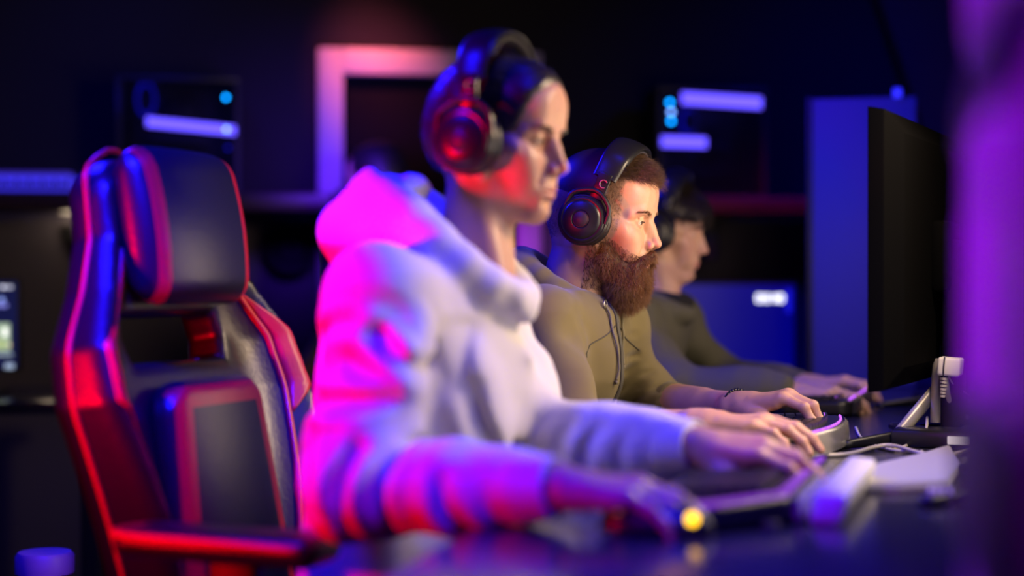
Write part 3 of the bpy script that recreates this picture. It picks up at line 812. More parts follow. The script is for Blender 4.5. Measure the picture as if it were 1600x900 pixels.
    # grey shirt in the neck opening
    c = Clay(N0 - 0.14, N0 + 0.14, 0.004); ring_collar(c, N0 + (0.004, 0, -0.022), 0.067, 0.066, 0.022, 0.013, 0.013, 0.01); V2, F2 = c.mesh()
    raw('shirt_collar', V2, F2, mat('grey_jersey', (0.10, 0.10, 0.12), 0.85), man, loc=loc)
    # beaded bracelet on the far wrist
    dd = (J['wL'] - J['eL']) / np.linalg.norm(J['wL'] - J['eL']); a = J['wL'] - dd * 0.012
    u = np.cross(dd, (0, 0, 1)); u /= np.linalg.norm(u); vv = np.cross(u, dd); bm = bmesh.new()
    for k in range(30):
        t = 2 * PI * k / 30; q = a + (u * math.cos(t) + vv * math.sin(t)) * 0.0285
        r = bmesh.ops.create_icosphere(bm, subdivisions=1, radius=0.0037); bmesh.ops.translate(bm, verts=r['verts'], vec=Vector(q) - Vector(loc))
    bobj('bracelet', bm, mat('black_beads', (0.01, 0.01, 0.012), 0.25), man, sharp=None)
    trousers(J, man, loc, M_JEANS)
    fix_children(man)
    return man, fr, J

def fix_children(p):
    """parts sit in the person's own frame, parts of parts were drawn in the room's frame"""
    for ch in p.children:
        ch.location = (0, 0, 0)
        for g in ch.children: g.location = -Vector(p.location)

HAND = {}
# ---------------------------------------------------------------- the nearest player, in the white hoodie
def woman():
    fr = Frame(NOSE, W(887, 266, 2.27), pitch=8, yaw=-10, scale=0.975)
    J = dict(chest=W(662, 580, 2.24), neck=W(738, 400, 2.25), sR=W(592, 470, 2.05), sL=W(740, 450, 2.39), eR=W(562, 765, 1.92), wR=W(880, 785, 1.83),
             eL=W(836, 700, 2.35), wL=W(1092, 696, 2.21))
    J = {k: np.array(v) for k, v in J.items()}; J['pelvis'] = np.array((-0.69, 2.23, 0.57))
    J['wR'][2] = DESK + 0.052
    loc = (J['pelvis'][0], J['pelvis'][1], 0.0)
    HV, HF = head_clay(0.002, fr.l(J['neck'] - (0, 0, 0.03)), fem=1, neck_r=0.048, jaw=0.92)
    hands = [arm_clay(J['eL'], J['wL'], (1, -0.12, -0.02), (-0.02, -0.35, 1), -1, 0.002, r0=0.034, size=0.97, start=0.55, base=0.02, curl=(0.28, 0.42, 0.32), spread=0.10, thumb=0.2, lift=(0, 0.05, 0, -0.05)),
             arm_clay(J['eR'], J['wR'], (1, 0.02, -0.02), (0, -0.10, 1), 1, 0.002, r0=0.034, size=0.93, start=0.55, base=0.10, curl=(0.22, 0.30, 0.25), spread=0.08, thumb=-0.1)]
    (V, Fc), nb, nh = body_mesh(J, fr, (HV, HF), hands, dict(core_to=0.8))
    base, lip = (0.52, 0.27, 0.17), (0.48, 0.16, 0.12)
    T = np.tile(np.array([*base, 1.0]), (len(V), 1)); T[nb:nb + nh] = tint_head(HV, base, lip)
    p = raw('person', V, Fc, skin_mat('skin_woman', base, lip), loc=loc)
    set_tint(p, T)
    for s_ in (-1, 1): lashes(fr, p, loc, s_, 1.3)
    tag(p, 'person in a white hoodie with slicked back dark hair, nearest in the row', 'person', 'players seated at the desk')
    eyes(fr, p, loc, 0.3)
    mh = mat('hair_black', (0.014, 0.010, 0.010), 0.38, spec=0.5, bump=0.5, bscale=120, stretch=(0.15, 1, 1))
    brows(fr, p, loc, mh, (HV, HF), 600, 0.8, 0.007)
    c = Clay((-0.14, -0.10, -0.12), (0.11, 0.10, 0.14), 0.003)
    c.ell((-0.014, 0, 0.031), (0.0995, 0.0785, 0.0915)); c.ell((-0.044, 0, -0.005), (0.069, 0.067, 0.069), 0.03)
    c.ell((0.048, 0, 0.047), (0.0445, 0.0585, 0.0485), 0.04)
    c.plane((0.936, 0, -0.351), 0.0475, 0.012); c.plane((0.45, 0, -0.89), 0.0235, 0.012); c.plane((0.3, 0, -1), 0.068, 0.006)
    c.fn(lambda x, y, z: 0.0006 * np.sin(900 * np.arctan2(z, np.abs(y) + 0.02) / 3))
    TV, TF = c.mesh(); hair = raw('hair', fr.w(TV), TF, mh, p, loc=loc)
    P, N = surf_sample(TV, TF, 6000, lambda q: (q[:, 0] * 0.936 - q[:, 2] * 0.351 < 0.043) & (q[:, 0] * 0.45 - q[:, 2] * 0.89 < 0.019))
    Tn = np.array((-1.0, 0, -0.25)) - N * (N @ np.array((-1.0, 0, -0.25)))[:, None]; okk = np.linalg.norm(Tn, axis=1) > 0.35; P, N, Tn = P[okk], N[okk], Tn[okk]
    SV, SF = strands(P - N * 0.0006, Tn + N * 0.06 + rng.normal(size=P.shape) * 0.05, rng.uniform(0.008, 0.016, len(P)), 0.0004, 3)
    raw('strands', fr.w(SV), SF, mh, hair, loc=None)
    N0 = J['neck']
    def hood(c):
        ring_collar(c, N0 + (-0.030, 0, 0.014), 0.098, 0.092, 0.078, 0.022, 0.038, 0.02)
        c.ell(N0 + (-0.138, 0, 0.034), (0.082, 0.118, 0.064), 0.03)
        c.ell(N0 + (-0.13, 0, -0.075), (0.08, 0.12, 0.07), 0.04)
        c.ell(N0 + (-0.070, 0, 0.110), (0.070, 0.075, 0.065), 0.02, 's')
    arm_ = px_segs([(596, 520, 705, 596, 1.1), (500, 520, 560, 500, .6), (486, 628, 640, 618, 1.2), (520, 660, 560, 800, 1.0), (602, 690, 590, 815, 1.1), (660, 690, 648, 800, 1.0), (500, 700, 530, 790, .7), (560, 560, 640, 590, .7)], 1.98, 1.70, 2.04)
    chest_ = px_segs([(646, 440, 694, 560, 1.2), (694, 560, 684, 690, 1.0), (745, 510, 790, 700, .7), (704, 450, 735, 600, .55), (800, 470, 826, 620, .4), (770, 600, 800, 740, .5)], 2.20, 2.03, 2.36)
    fore_ = px_segs([(700, 745, 740, 840, .7), (770, 755, 810, 835, .5)], 1.86, 1.72, 1.98)
    far_ = px_segs([(900, 660, 880, 735, .7), (945, 665, 925, 740, .8), (1000, 668, 985, 735, .8), (1035, 668, 1030, 730, .7)], 2.28, 2.20, 2.33)
    c = hoodie_clay(J, 0.0045, cr=(arm_ + chest_ + fore_ + far_, 0.0135, 0.0100), slack=1.06, waist=0.138, chest=0.128, sy=1.40, hood=hood, fold=0.0130, up_r=(0.070, 0.066), fore_r=(0.062, 0.0365), fore_to=(0.88, 0.90), neck_r=0.060)
    GV, GF = c.mesh(); GV = relax(GV, GF, 2)
    mw = mat('white_cotton', (0.64, 0.61, 0.60), 0.9, bump=0.12, bscale=700, sheen=0.2)
    ho = raw('hoodie', GV, GF, mw, p, loc=loc)
    q = N0 + (-0.098, -0.030, 0.082); c = Clay(q - 0.11, q + 0.11, 0.004); c.ell(q, (0.046, 0.062, 0.026), R=RY(-0.5)); c.fn(lambda x, y, z: 0.002 * sn(x, y, z, 260, 0.3)); V2, F2 = c.mesh()
    raw('hood_lining', V2, F2, mat('fleece_lining', (0.80, 0.78, 0.74), 0.95, bump=0.5, bscale=260), ho, loc=None)
    for e, w, f in (('eL', 'wL', 0.95), ('eR', 'wR', 0.93)):
        a = J[e] + (J[w] - J[e]) * f; dd = (J[w] - J[e]) / np.linalg.norm(J[w] - J[e])
        c = Clay(a - 0.08, a + 0.08, 0.0025); c.cap(a - dd * 0.030, a + dd * 0.018, 0.0385, 0.0345); c.cap(a - dd * 0.1, a + dd * 0.1, 0.0305, 0.0305, 0.002, 's'); c.plane(dd, float(dd @ (a + dd * 0.012)), 0.003)
        V2, F2 = c.mesh(); raw('cuff', V2, F2, mw, ho, loc=None)
    tip = J['wR'] + np.array((0.105, 0.002, 0)); HAND['mouse'] = (tip[0], tip[1])
    trousers(J, p, loc, M_JEANS)
    fix_children(p)
    return p, fr, J

# ---------------------------------------------------------------- the third player, dark fringe
def third():
    fr = Frame(NOSE, W(1106, 394, 3.90), pitch=10, yaw=0, scale=0.96)
    J = dict(chest=W(985, 560, 3.88), neck=W(1032, 468, 3.89), sR=W(985, 500, 3.73), sL=W(1056, 498, 4.06), eR=W(1052, 618, 3.66), wR=W(1238, 622, 3.64),
             eL=W(1128, 608, 4.06), wL=W(1262, 606, 3.93))
    J = {k: np.array(v) for k, v in J.items()}; J['pelvis'] = np.array((-0.80, 3.88, 0.57))
    for k in ('wR', 'wL'): J[k][2] = max(J[k][2], DESK + 0.040)
    for k in ('eR', 'eL'): J[k][2] = max(J[k][2], DESK + 0.050)
    loc = (J['pelvis'][0], J['pelvis'][1], 0.0)
    HV, HF = head_clay(0.0025, fr.l(J['neck'] - (0, 0, 0.03)), fem=0.7, neck_r=0.050, jaw=0.95, open_eye=0.6)
    hands = [arm_clay(J['eR'], J['wR'], (1, -0.05, 0.02), (0, 0, 1), 1, 0.0025, size=0.95, start=0.3, base=-0.05, curl=(0.32, 0.42, 0.3), spread=0.1, r0=0.036),
             arm_clay(J['eL'], J['wL'], (1, -0.10, 0.10), (0, 0, 1), -1, 0.0025, size=0.95, start=0.3, base=-0.05, curl=(0.32, 0.42, 0.3), spread=0.1, r0=0.036)]
    (V, Fc), nb, nh = body_mesh(J, fr, (HV, HF), hands, dict(core_to=0.6))
    base, lip = (0.62, 0.37, 0.28), (0.52, 0.22, 0.19)
    T = np.tile(np.array([*base, 1.0]), (len(V), 1)); T[nb:nb + nh] = tint_head(HV, base, lip)
    p = raw('person', V, Fc, skin_mat('skin_third', base, lip), loc=loc)
    set_tint(p, T)
    tag(p, 'clean-shaven person with a dark fringe and grey-green top, farthest in the seated row', 'person', 'players seated at the desk')
    eyes(fr, p, loc, 0.35)
    mh = mat('hair_dark', (0.016, 0.011, 0.012), 0.4, spec=0.4)
    brows(fr, p, loc, mh, (HV, HF), 400, 0.9)
    c = Clay((-0.14, -0.11, -0.12), (0.13, 0.11, 0.15), 0.004)
    c.ell((-0.012, 0, 0.042), (0.103, 0.087, 0.090)); c.ell((-0.044, 0, -0.005), (0.075, 0.074, 0.075), 0.03)
    c.ell((0.048, 0, 0.045), (0.050, 0.066, 0.046), 0.03)
    c2 = c.D.copy(); X, Y, Z = c.ax[0][:, None, None], c.ax[1][None, :, None], c.ax[2][None, None, :]
    face = np.minimum(X - 0.018, (0.031 - 0.25 * np.maximum(np.abs(Y) - 0.045, 0) + 0.004 * np.sin(Y * 160)) - Z)
    hh = np.maximum(0.012 - np.abs(c.D - face), 0) / 0.012; c.D = (np.maximum(c.D, face) + hh * hh * 0.003).astype(np.float32); c.plane((0.3, 0, -1), 0.070, 0.006)
    TV, TF = c.mesh(); hair = raw('hair', fr.w(TV), TF, mh, p, loc=loc)
    P, N = surf_sample(TV, TF, 6000, lambda q: q[:, 2] > 0.0)
    SV, SF = strands(P, N * 0.35 + np.stack([0.6 * np.sign(P[:, 0] + 0.02), 0 * P[:, 0], -0.5 + 0 * P[:, 0]], 1) + rng.normal(size=P.shape) * 0.15, rng.uniform(0.008, 0.018, len(P)), 0.0006, 4, droop=(0, 0, -0.3))
    raw('strands', fr.w(SV), SF, mh, hair, loc=None)
    N0 = J['neck']
    def hood(c):
        ring_collar(c, N0 + (-0.01, 0, -0.01), 0.075, 0.078, 0.024, 0.016, 0.022, 0.02)
    c = hoodie_clay(J, 0.005, slack=0.98, waist=0.125, chest=0.115, sy=1.4, hood=hood, cuffs=True, fold=0.007, fore_to=(0.9, 0.9), fore_r=(0.052, 0.038))
    GV, GF = c.mesh(); GV = relax(GV, GF, 1)
    raw('sweatshirt', GV, GF, mat('grey_green_cotton', (0.10, 0.098, 0.065), 0.85, bump=0.3, bscale=300), p, loc=loc)
    c = Clay(N0 - 0.15, N0 + 0.15, 0.004); ring_collar(c, N0 + (0.0, 0, 0.004), 0.060, 0.060, 0.012, 0.017, 0.017, 0.01)
    V2, F2 = c.mesh()
    raw('neck_warmer', V2, F2, mat('black_fleece', (0.008, 0.008, 0.010), 0.9), p, loc=loc)
    bm = bmesh.new(); q = J['wR'] + np.array((0.088 + 0.02, -0.008, -0.004))
    tube(bm, [Vector(q) - Vector(loc) + Vector((0.002 * math.sin(t), 0.0098 * math.cos(t), 0.0098 * math.sin(t))) for t in np.linspace(0, 2 * PI, 14)], 0.0016, 6, 0, 2)
    bobj('finger_ring', bm, mat('silver', (0.8, 0.8, 0.82), 0.2, metal=1), p, sharp=None)
    trousers(J, p, loc, M_JEANS)
    fix_children(p)
    return p, fr, J
# ================================================================ headphones
M_BLK = mat('black_plastic', (0.010, 0.010, 0.012), 0.33, spec=0.45)
M_BLKM = mat('black_matte', (0.010, 0.010, 0.012), 0.55)
M_PAD = mat('black_leatherette', (0.012, 0.011, 0.014), 0.35, bump=0.3, bscale=260)
M_STEEL = mat('brushed_steel', (0.45, 0.45, 0.47), 0.3, metal=0.9)

def make_headphones():
    root = empty('headphones')
    band = [(0.000, -0.099, 0.030), (0.000, -0.098, 0.070), (0.000, -0.078, 0.112), (0.000, -0.042, 0.136), (0, 0, 0.143), (0.000, 0.042, 0.136), (0.000, 0.078, 0.112), (0.000, 0.098, 0.070), (0.000, 0.099, 0.030)]
    bm = bmesh.new(); tube(bm, band[1:-1], lambda t: 0.0050 + 0.0012 * math.sin(PI * t), 20, 0, 8, flat=4.4, up=(0, -1, 0)); hb = bobj('headband', bm, M_BLK, root)
    bm = bmesh.new(); tube(bm, [(p[0], p[1] * 0.93, p[2] - 0.008) for p in band[2:-2]], lambda t: 0.0080, 18, 0, 8, flat=3.0, up=(0, -1, 0)); bobj('headband_pad', bm, M_PAD, root)
    for s in (-1, 1):
        bm = bmesh.new()
        box(bm, (-0.013, s * 0.099 - 0.0035, 0.030), (0.013, s * 0.099 + 0.0035, 0.080), 0.003)
        tube(bm, [(-0.048, s * 0.101, -0.004), (-0.042, s * 0.102, 0.026), (-0.004, s * 0.103, 0.044), (0.028, s * 0.102, 0.026), (0.034, s * 0.101, -0.004)], 0.0045, 10, 0, 6)
        y = bobj('yoke', bm, M_BLK, root)
        bm = bmesh.new(); tube(bm, [(0.004 + 0.007 * math.cos(t), s * 0.104, 0.060 + 0.007 * math.sin(t)) for t in np.linspace(0.7, 5.4, 14)], 0.0012, 6, 0, 2)
        bobj('emblem', bm, M_STEEL, y)
        M = Matrix.Translation((-0.009, s * 0.083, -0.012)) @ Matrix.Rotation(-s * PI / 2, 4, 'X')
        bm = bmesh.new()
        lathe(bm, [(0.0, 0.0295), (0.014, 0.0295), (0.0155, 0.0285), (0.017, 0.0295), (0.030, 0.0275), (0.0335, 0.0255), (0.035, 0.0235), (0.0375, 0.0240), (0.0405, 0.0225), (0.0420, 0.0195),
                   (0.0440, 0.0190), (0.0460, 0.0160), (0.0468, 0.0110), (0.0455, 0.0040), (0.043, 0.0), (0.0, 0.0)], 64, M)
        cp = bobj('ear_cup', bm, M_BLK, root, sharp=30)
        bm = bmesh.new(); lathe(bm, [(0.0, 0.0297), (0.0128, 0.0298), (0.0134, 0.0290)], 40, M); bobj('cap_disc', bm, mat('dark_disc', (0.03, 0.016, 0.024), 0.5) if s < 0 else M_BLKM, cp, sharp=None)
        bm = bmesh.new(); lathe(bm, [(0.030, 0.001), (0.0425, 0.001), (0.0465, -0.004), (0.0465, -0.012), (0.041, -0.017), (0.030, -0.015), (0.027, -0.007), (0.030, 0.001)], 56, M)
        bobj('ear_cushion', bm, M_PAD, root, sharp=None)
    return root

def wear(root, fr, lean, label, dz=0.0, sc=1.0, dx=0.0, roll=0.0):
    M = fr.M() @ Matrix.Translation((dx, 0, dz)) @ Matrix.Rotation(lean, 4, 'Y') @ Matrix.Rotation(roll, 4, 'X') @ Matrix.Scale(sc, 4)
    root.matrix_world = M
    root.location, root.rotation_euler, root.scale = M.to_translation(), M.to_euler(), M.to_scale()
    tag(root, label, 'headphones', 'headphones worn by the players')

# ================================================================ gaming chair
M_LEA = mat('black_leather', (0.008, 0.0075, 0.009), 0.38, bump=0.25, bscale=150, spec=0.5)
M_RED = mat('red_leather', (0.55, 0.010, 0.012), 0.4, bump=0.2, bscale=150)
M_DRED = mat('oxblood_leather', (0.07, 0.008, 0.010), 0.45)

def wprof(z):
    return np.interp(z, [0, .10, .25, .42, .50, .58, .66, .74, .80], [.225, .205, .235, .272, .262, .205, .165, .158, .135])

def xfront(y, z):
    """front face of the backrest: side wings come forward"""
    w = wprof(z); t = np.clip((np.abs(y) - (w - 0.115)) / 0.10, 0, 1)
    return 0.045 + 0.075 * t * t * np.interp(z, [0, .3, .5, .65, .8], [0.9, 1.0, 0.9, 0.55, 0.35]) + 0.02 * np.sin(z * 7.5)

def make_chair():
    root = empty('gaming_chair')
    bk = empty('backrest_pivot')
    TB = Matrix.Translation((-0.235, 0, 0.44)) @ Matrix.Rotation(math.radians(-9), 4, 'Y')
    def bw(V): return np.asarray(V) @ np.array(TB.to_3x3()).T + np.array(TB.to_translation())
    c = Clay((-0.06, -0.30, -0.03), (0.20, 0.30, 0.84), 0.006)
    X, Y, Z = c.ax[0][:, None, None], c.ax[1][None, :, None], c.ax[2][None, None, :]
    w = wprof(Z); xf = xfront(Y, Z)
    def smax(a, b, k): h = np.maximum(k - np.abs(a - b), 0) / k; return np.maximum(a, b) + h * h * k * 0.25
    t = np.abs(Y) / np.maximum(w, 0.01)
    d = smax(X - xf, (-0.035 + 0.3 * (xf - 0.045)) - X, 0.045)
    d = smax(d, (np.abs(Y) - w), 0.05); d = smax(d, Z - 0.79 + 0.25 * t ** 4 * 0.1, 0.05); d = smax(d, -Z, 0.03)
    hole = np.maximum(np.abs(Y) - 0.128 + 0.25 * np.abs(Z - 0.510), np.abs(Z - 0.510) - 0.036)
    d = smax(d, -hole, 0.02)
    for zz in (0.10, 0.20, 0.30): d = d + 0.004 * np.exp(-((Z - zz) / 0.006) ** 2) * (np.abs(Y) < 0.12) * (X > 0)
    c.D = (d * 0.8).astype(np.float32)
    V, Fc = c.mesh(); back = raw('backrest', bw(V), Fc, band_mat('backrest_leather', (0.008, 0.0075, 0.009), (0.022, 0.005, 0.007)), root)
    from mathutils.bvhtree import BVHTree
    btree = BVHTree.FromPolygons(V.tolist(), Fc.tolist())
    def onb(y, z, lift=0.003):
        h = btree.ray_cast(Vector((0.4, y, z)), Vector((-1, 0, 0)))[0]; return (h.x + lift, y, z) if h else (0.0, y, z)
    a_ = np.abs(V[:, 1]); wq = wprof(V[:, 2]); set_sd(back, np.minimum(np.minimum(a_ - wq + 0.115, wq - 0.052 - a_), np.minimum(0.56 - V[:, 2], V[:, 0] - 0.03)))
    for s in (-1, 1):
        bm = bmesh.new(); zs = np.linspace(0.03, 0.765, 26)
        pts = [onb(s * float(wprof(z) - 0.050), z, 0.001) for z in zs]
        tube(bm, [Vector(bw(p)) for p in pts], 0.0055, 8, 0, 2); bobj('piping', bm, M_RED, back, sharp=None)
        bm = bmesh.new(); zs = np.linspace(0.05, 0.795, 28)
        pts = [(0.018 + 0.25 * (float(xfront(s * wprof(z), z)) - 0.045), s * float(wprof(z) + 0.001 - 0.05 * max(0, (z - 0.77) / 0.03)), z) for z in zs]
        pts += [(0.018, s * 0.06, 0.795)]
        tube(bm, [Vector(bw(p)) for p in pts], 0.0045, 8, 0, 2); bobj('piping', bm, M_RED, back, sharp=None)
    # bright red shoulder panels on the outer edges of the wings
    for s in (-1, 1):
        bm = bmesh.new()
        for i in range(20):
            z0, z1 = 0.37 + i * 0.010, 0.37 + (i + 1) * 0.010; q = []
            for z in (z0, z1):
                f_ = max(0.0, min(1.0, (z - 0.37) / 0.05)) * max(0.0, 1 - max(0, z - 0.50) / 0.075)
                for k in range(5):
                    yy = 0.046 - 0.038 * f_ * k / 4; q.append(bm.verts.new(bw(onb(s * (float(wprof(z)) - yy), z))))
            for k in range(4): bm.faces.new((q[k], q[k + 1], q[k + 6], q[k + 5]))
        bmesh.ops.remove_doubles(bm, verts=bm.verts, dist=0.0005); bmesh.ops.solidify(bm, geom=bm.faces, thickness=0.003)
        bobj('shoulder_panel', bm, M_RED, back, sharp=None)
    # head cushion with red bands
    c = Clay((0.0, -0.16, 0.50), (0.20, 0.16, 0.83), 0.005)
    X, Y, Z = c.ax[0][:, None, None], c.ax[1][None, :, None], c.ax[2][None, None, :]
    d = smax(np.abs(X - 0.072 - 0.01 * np.cos(Y * 12)) - 0.038 + 0.15 * (Y ** 2) + 0.9 * (Z - 0.672) ** 2, np.abs(Y) - 0.140, 0.04)
    d = smax(d, np.abs(Z - 0.672) - 0.124, 0.045); c.D = (d * 0.8).astype(np.float32); V, Fc = c.mesh()
    cu = raw('head_cushion', bw(V), Fc, band_mat('cushion_leather', (0.008, 0.0075, 0.009), (0.55, 0.010, 0.012)), root)
    set_sd(cu, 0.011 - np.abs(np.abs(V[:, 1]) - 0.112))
    # lumbar cushion with a red border
    c = Clay((0.0, -0.19, 0.0), (0.17, 0.19, 0.46), 0.005)
    X, Y, Z = c.ax[0][:, None, None], c.ax[1][None, :, None], c.ax[2][None, None, :]
    wl = 0.165 - 0.10 * (Z - 0.05); d = smax(np.abs(X - 0.072) - 0.034 + 1.0 * Y ** 2 * 0.6, np.abs(Y) - wl, 0.03); d = smax(d, np.abs(Z - 0.235) - 0.205 + np.maximum(np.abs(Y) - 0.09, 0) * 0.5, 0.03)
    c.D = (d * 0.8).astype(np.float32); V, Fc = c.mesh(); lu = raw('lumbar_cushion', bw(V), Fc, band_mat('lumbar_leather', (0.008, 0.0075, 0.009), (0.40, 0.010, 0.012)), root)
    wl = 0.165 - 0.10 * (V[:, 2] - 0.05); e = np.minimum(wl - np.abs(V[:, 1]), 0.44 - V[:, 2]); set_sd(lu, np.minimum(np.minimum(e - 0.010, 0.042 - e), V[:, 0] - 0.072))
    # seat with side bolsters
    c = Clay((-0.29, -0.29, 0.35), (0.27, 0.29, 0.55), 0.008)
    X, Y, Z = c.ax[0][:, None, None], c.ax[1][None, :, None], c.ax[2][None, None, :]
    t = np.clip((np.abs(Y) - 0.17) / 0.08, 0, 1); top = 0.455 + 0.045 * np.sin(t * PI / 2) - 0.02 * np.clip((X - 0.15) / 0.1, 0, 1)
    d = smax(Z - top, 0.375 - Z, 0.05); d = smax(d, np.abs(Y) - 0.262, 0.05); d = smax(d, np.abs(X + 0.01) - 0.255, 0.05); c.D = (d * 0.8).astype(np.float32); V, Fc = c.mesh()
    se = raw('seat', V, Fc, M_LEA, root)
    for s in (-1, 1):
        bm = bmesh.new(); tube(bm, [(-0.2, s * 0.185, 0.476), (0, s * 0.185, 0.480), (0.2, s * 0.180, 0.468), (0.245, s * 0.15, 0.435)], 0.005, 8, 0, 6); bobj('piping', bm, M_RED, se, sharp=None)
        # armrest: post, bracket, pad with a red edge
        bm = bmesh.new(); box(bm, (-0.03, s * 0.305 - 0.016, 0.40), (0.04, s * 0.305 + 0.016, 0.675), 0.01); box(bm, (-0.02, min(s * 0.16, s * 0.315), 0.372), (0.03, max(s * 0.16, s * 0.315), 0.405), 0.008)
        po = bobj('armrest_post', bm, M_BLKM, root)
        bm = bmesh.new(); box(bm, (-0.155, s * 0.305 - 0.048, 0.672), (0.135, s * 0.305 + 0.048, 0.712), 0.018, 4); ar = bobj('armrest', bm, M_PAD, root)
        bm = bmesh.new(); tube(bm, [(-0.14, s * 0.305 + 0.045, 0.704), (-0.152, s * 0.305, 0.706), (-0.14, s * 0.305 - 0.045, 0.704), (0, s * 0.305 - 0.050, 0.702), (0.12, s * 0.305 - 0.045, 0.698)], 0.0055, 8, 0, 6); bobj('piping', bm, M_RED, ar, sharp=None)
    bm = bmesh.new(); box(bm, (-0.12, -0.09, 0.335), (0.12, 0.09, 0.378), 0.01); cyl(bm, (0, 0, 0.10), (0, 0, 0.34), 0.026); cyl(bm, (0, 0, 0.08), (0, 0, 0.22), 0.036)
    bobj('gas_lift', bm, M_BLKM, root)
    for s in (-1, 1):
        bm = bmesh.new(); box(bm, (-0.275, s * 0.222 - 0.018, 0.385), (-0.12, s * 0.222 + 0.018, 0.425), 0.01); box(bm, (-0.29, s * 0.235 - 0.012, 0.385), (-0.225, s * 0.235 + 0.012, 0.50), 0.01)
        bobj('recline_bracket', bm, M_BLKM, root)
    for k in range(5):
        a = 2 * PI * k / 5 + 0.3; ca, sa = math.cos(a), math.sin(a)
        bm = bmesh.new(); tube(bm, [(0.03 * ca, 0.03 * sa, 0.125), (0.17 * ca, 0.17 * sa, 0.105), (0.31 * ca, 0.31 * sa, 0.078)], lambda t: 0.026 - 0.010 * t, 12, 0, 5, flat=0.7)
        lg = bobj('leg', bm, M_BLKM, root, sharp=None)
        bm = bmesh.new()
        for q in (-1, 1): cyl(bm, (0.31 * ca - sa * 0.006 * q, 0.31 * sa + ca * 0.006 * q, 0.030), (0.31 * ca - sa * 0.022 * q, 0.31 * sa + ca * 0.022 * q, 0.030), 0.030)
        cyl(bm, (0.31 * ca, 0.31 * sa, 0.03), (0.31 * ca, 0.31 * sa, 0.085), 0.008); bobj('caster', bm, M_BLK, lg)
    bpy.data.objects.remove(bk)
    return root

# ================================================================ the room
def wall_pt(u, v, off=0.0):
    """point of the back wall (off metres in front of it) behind pixel (u, v)"""
    f = np.array(CM @ Vector((0, 0, -1))); r = np.array(CM @ Vector((1, 0, 0))); f[2] = r[2] = 0; f /= np.linalg.norm(f); r /= np.linalg.norm(r)
    a = math.radians(9); n = f * math.cos(a) - r * math.sin(a)
    d = np.array(CM @ Vector(((u - 800) / F, (450 - v) / F, -1))); t = (5.6 * math.cos(a) - off) / (d @ n)
    return Vector(np.array(CAM) + d * t)
_a, _b = wall_pt(100, 450), wall_pt(1300, 450)
WANG = math.atan2(_b.y - _a.y, _b.x - _a.x)                 # the back wall runs at this angle
WO = Vector((_a.x, _a.y, 0)); WT = Vector((math.cos(WANG), math.sin(WANG), 0)); WN = Vector((math.sin(WANG), -math.cos(WANG), 0))
def sz(u, v, off=0.0):
    """(s, z) on the wall for a pixel"""
    p = wall_pt(u, v, off); return (p - WO).dot(WT), p.z
def wroot(name, s, off, z=0.0, turn=0.0):
    p = WO + WT * s + WN * off; return empty(name, (p.x, p.y, z), (0, 0, WANG + turn))

M_WALL = mat('dark_painted_wall', (0.012, 0.010, 0.014), 0.85, bump=0.2, bscale=60, noise=0.25, nscale=1.5)
M_LWALL = mat('grey_wall_panel', (0.10, 0.085, 0.11), 0.7, bump=0.2, bscale=60)
M_FLOOR = mat('dark_carpet', (0.02, 0.02, 0.025), 0.9, bump=0.6, bscale=400)
M_CEIL = mat('black_ceiling', (0.012, 0.011, 0.012), 0.9, noise=0.3, nscale=2)
M_WOOD = mat('brown_ledge', (0.045, 0.020, 0.014), 0.45, noise=0.4, nscale=6, stretch=(1, 12, 12), bump=0.1)
def structure(name, lo, hi, m, loc=(0, 0, 0), rz=0.0, bev=0.0):
    bm = bmesh.new(); box(bm, lo, hi, bev); return tag(bobj(name, bm, m, None, sharp=30, loc=loc, rot=(0, 0, rz)), kind='structure')
structure('floor', (-4.2, -0.8, -0.1), (2.6, 8.2, 0.0), M_FLOOR)
structure('ceiling', (-4.2, -0.8, 2.9), (2.6, 8.2, 3.0), M_CEIL)
structure('wall_back', (-3.0, -0.0, 0.0), (5.0, 0.12, 2.9), M_WALL, (WO.x, WO.y, 0), WANG)
structure('wall_left', (-4.2, -0.8, 0.0), (-4.1, 8.2, 2.9), M_WALL)
structure('wall_right', (2.5, -0.8, 0.0), (2.6, 8.2, 2.9), mat('brown_painted_wall', (0.10, 0.07, 0.06), 0.8))
structure('wall_front', (-4.2, -0.9, 0.0), (2.6, -0.8, 2.9), M_WALL)
# ---------------------------------------------------------------- door frame with dark opening, on the back wall
s0, z1 = sz(496, 78); s1, _ = sz(842, 100); jw = sz(535, 200)[0] - s0
M_TRIM = mat('pale_trim', (0.55, 0.50, 0.50), 0.55, bump=0.1, bscale=50)
bm = bmesh.new(); T = 0.06
box(bm, (s0, -T, 0.0), (s0 + jw, 0.0, z1), 0.006); box(bm, (s1 - jw, -T, 0.0), (s1, 0.0, z1), 0.006); box(bm, (s0 + jw - 0.001, -T, z1 - jw), (s1 - jw + 0.001, 0.0, z1), 0.006)
o = tag(bobj('door_1', bm, M_TRIM, None, loc=(WO.x, WO.y, 0), rot=(0, 0, WANG), sharp=30), kind='structure')
bm = bmesh.new(); box(bm, (s0 + jw, -0.012, 0.0), (s1 - jw, -0.002, z1 - jw)); bobj('dark_opening_sheet', bm, mat('opening_black', (0.004, 0.004, 0.005), 0.8, spec=0.1), o)  # near-black sheet standing in for the unlit opening

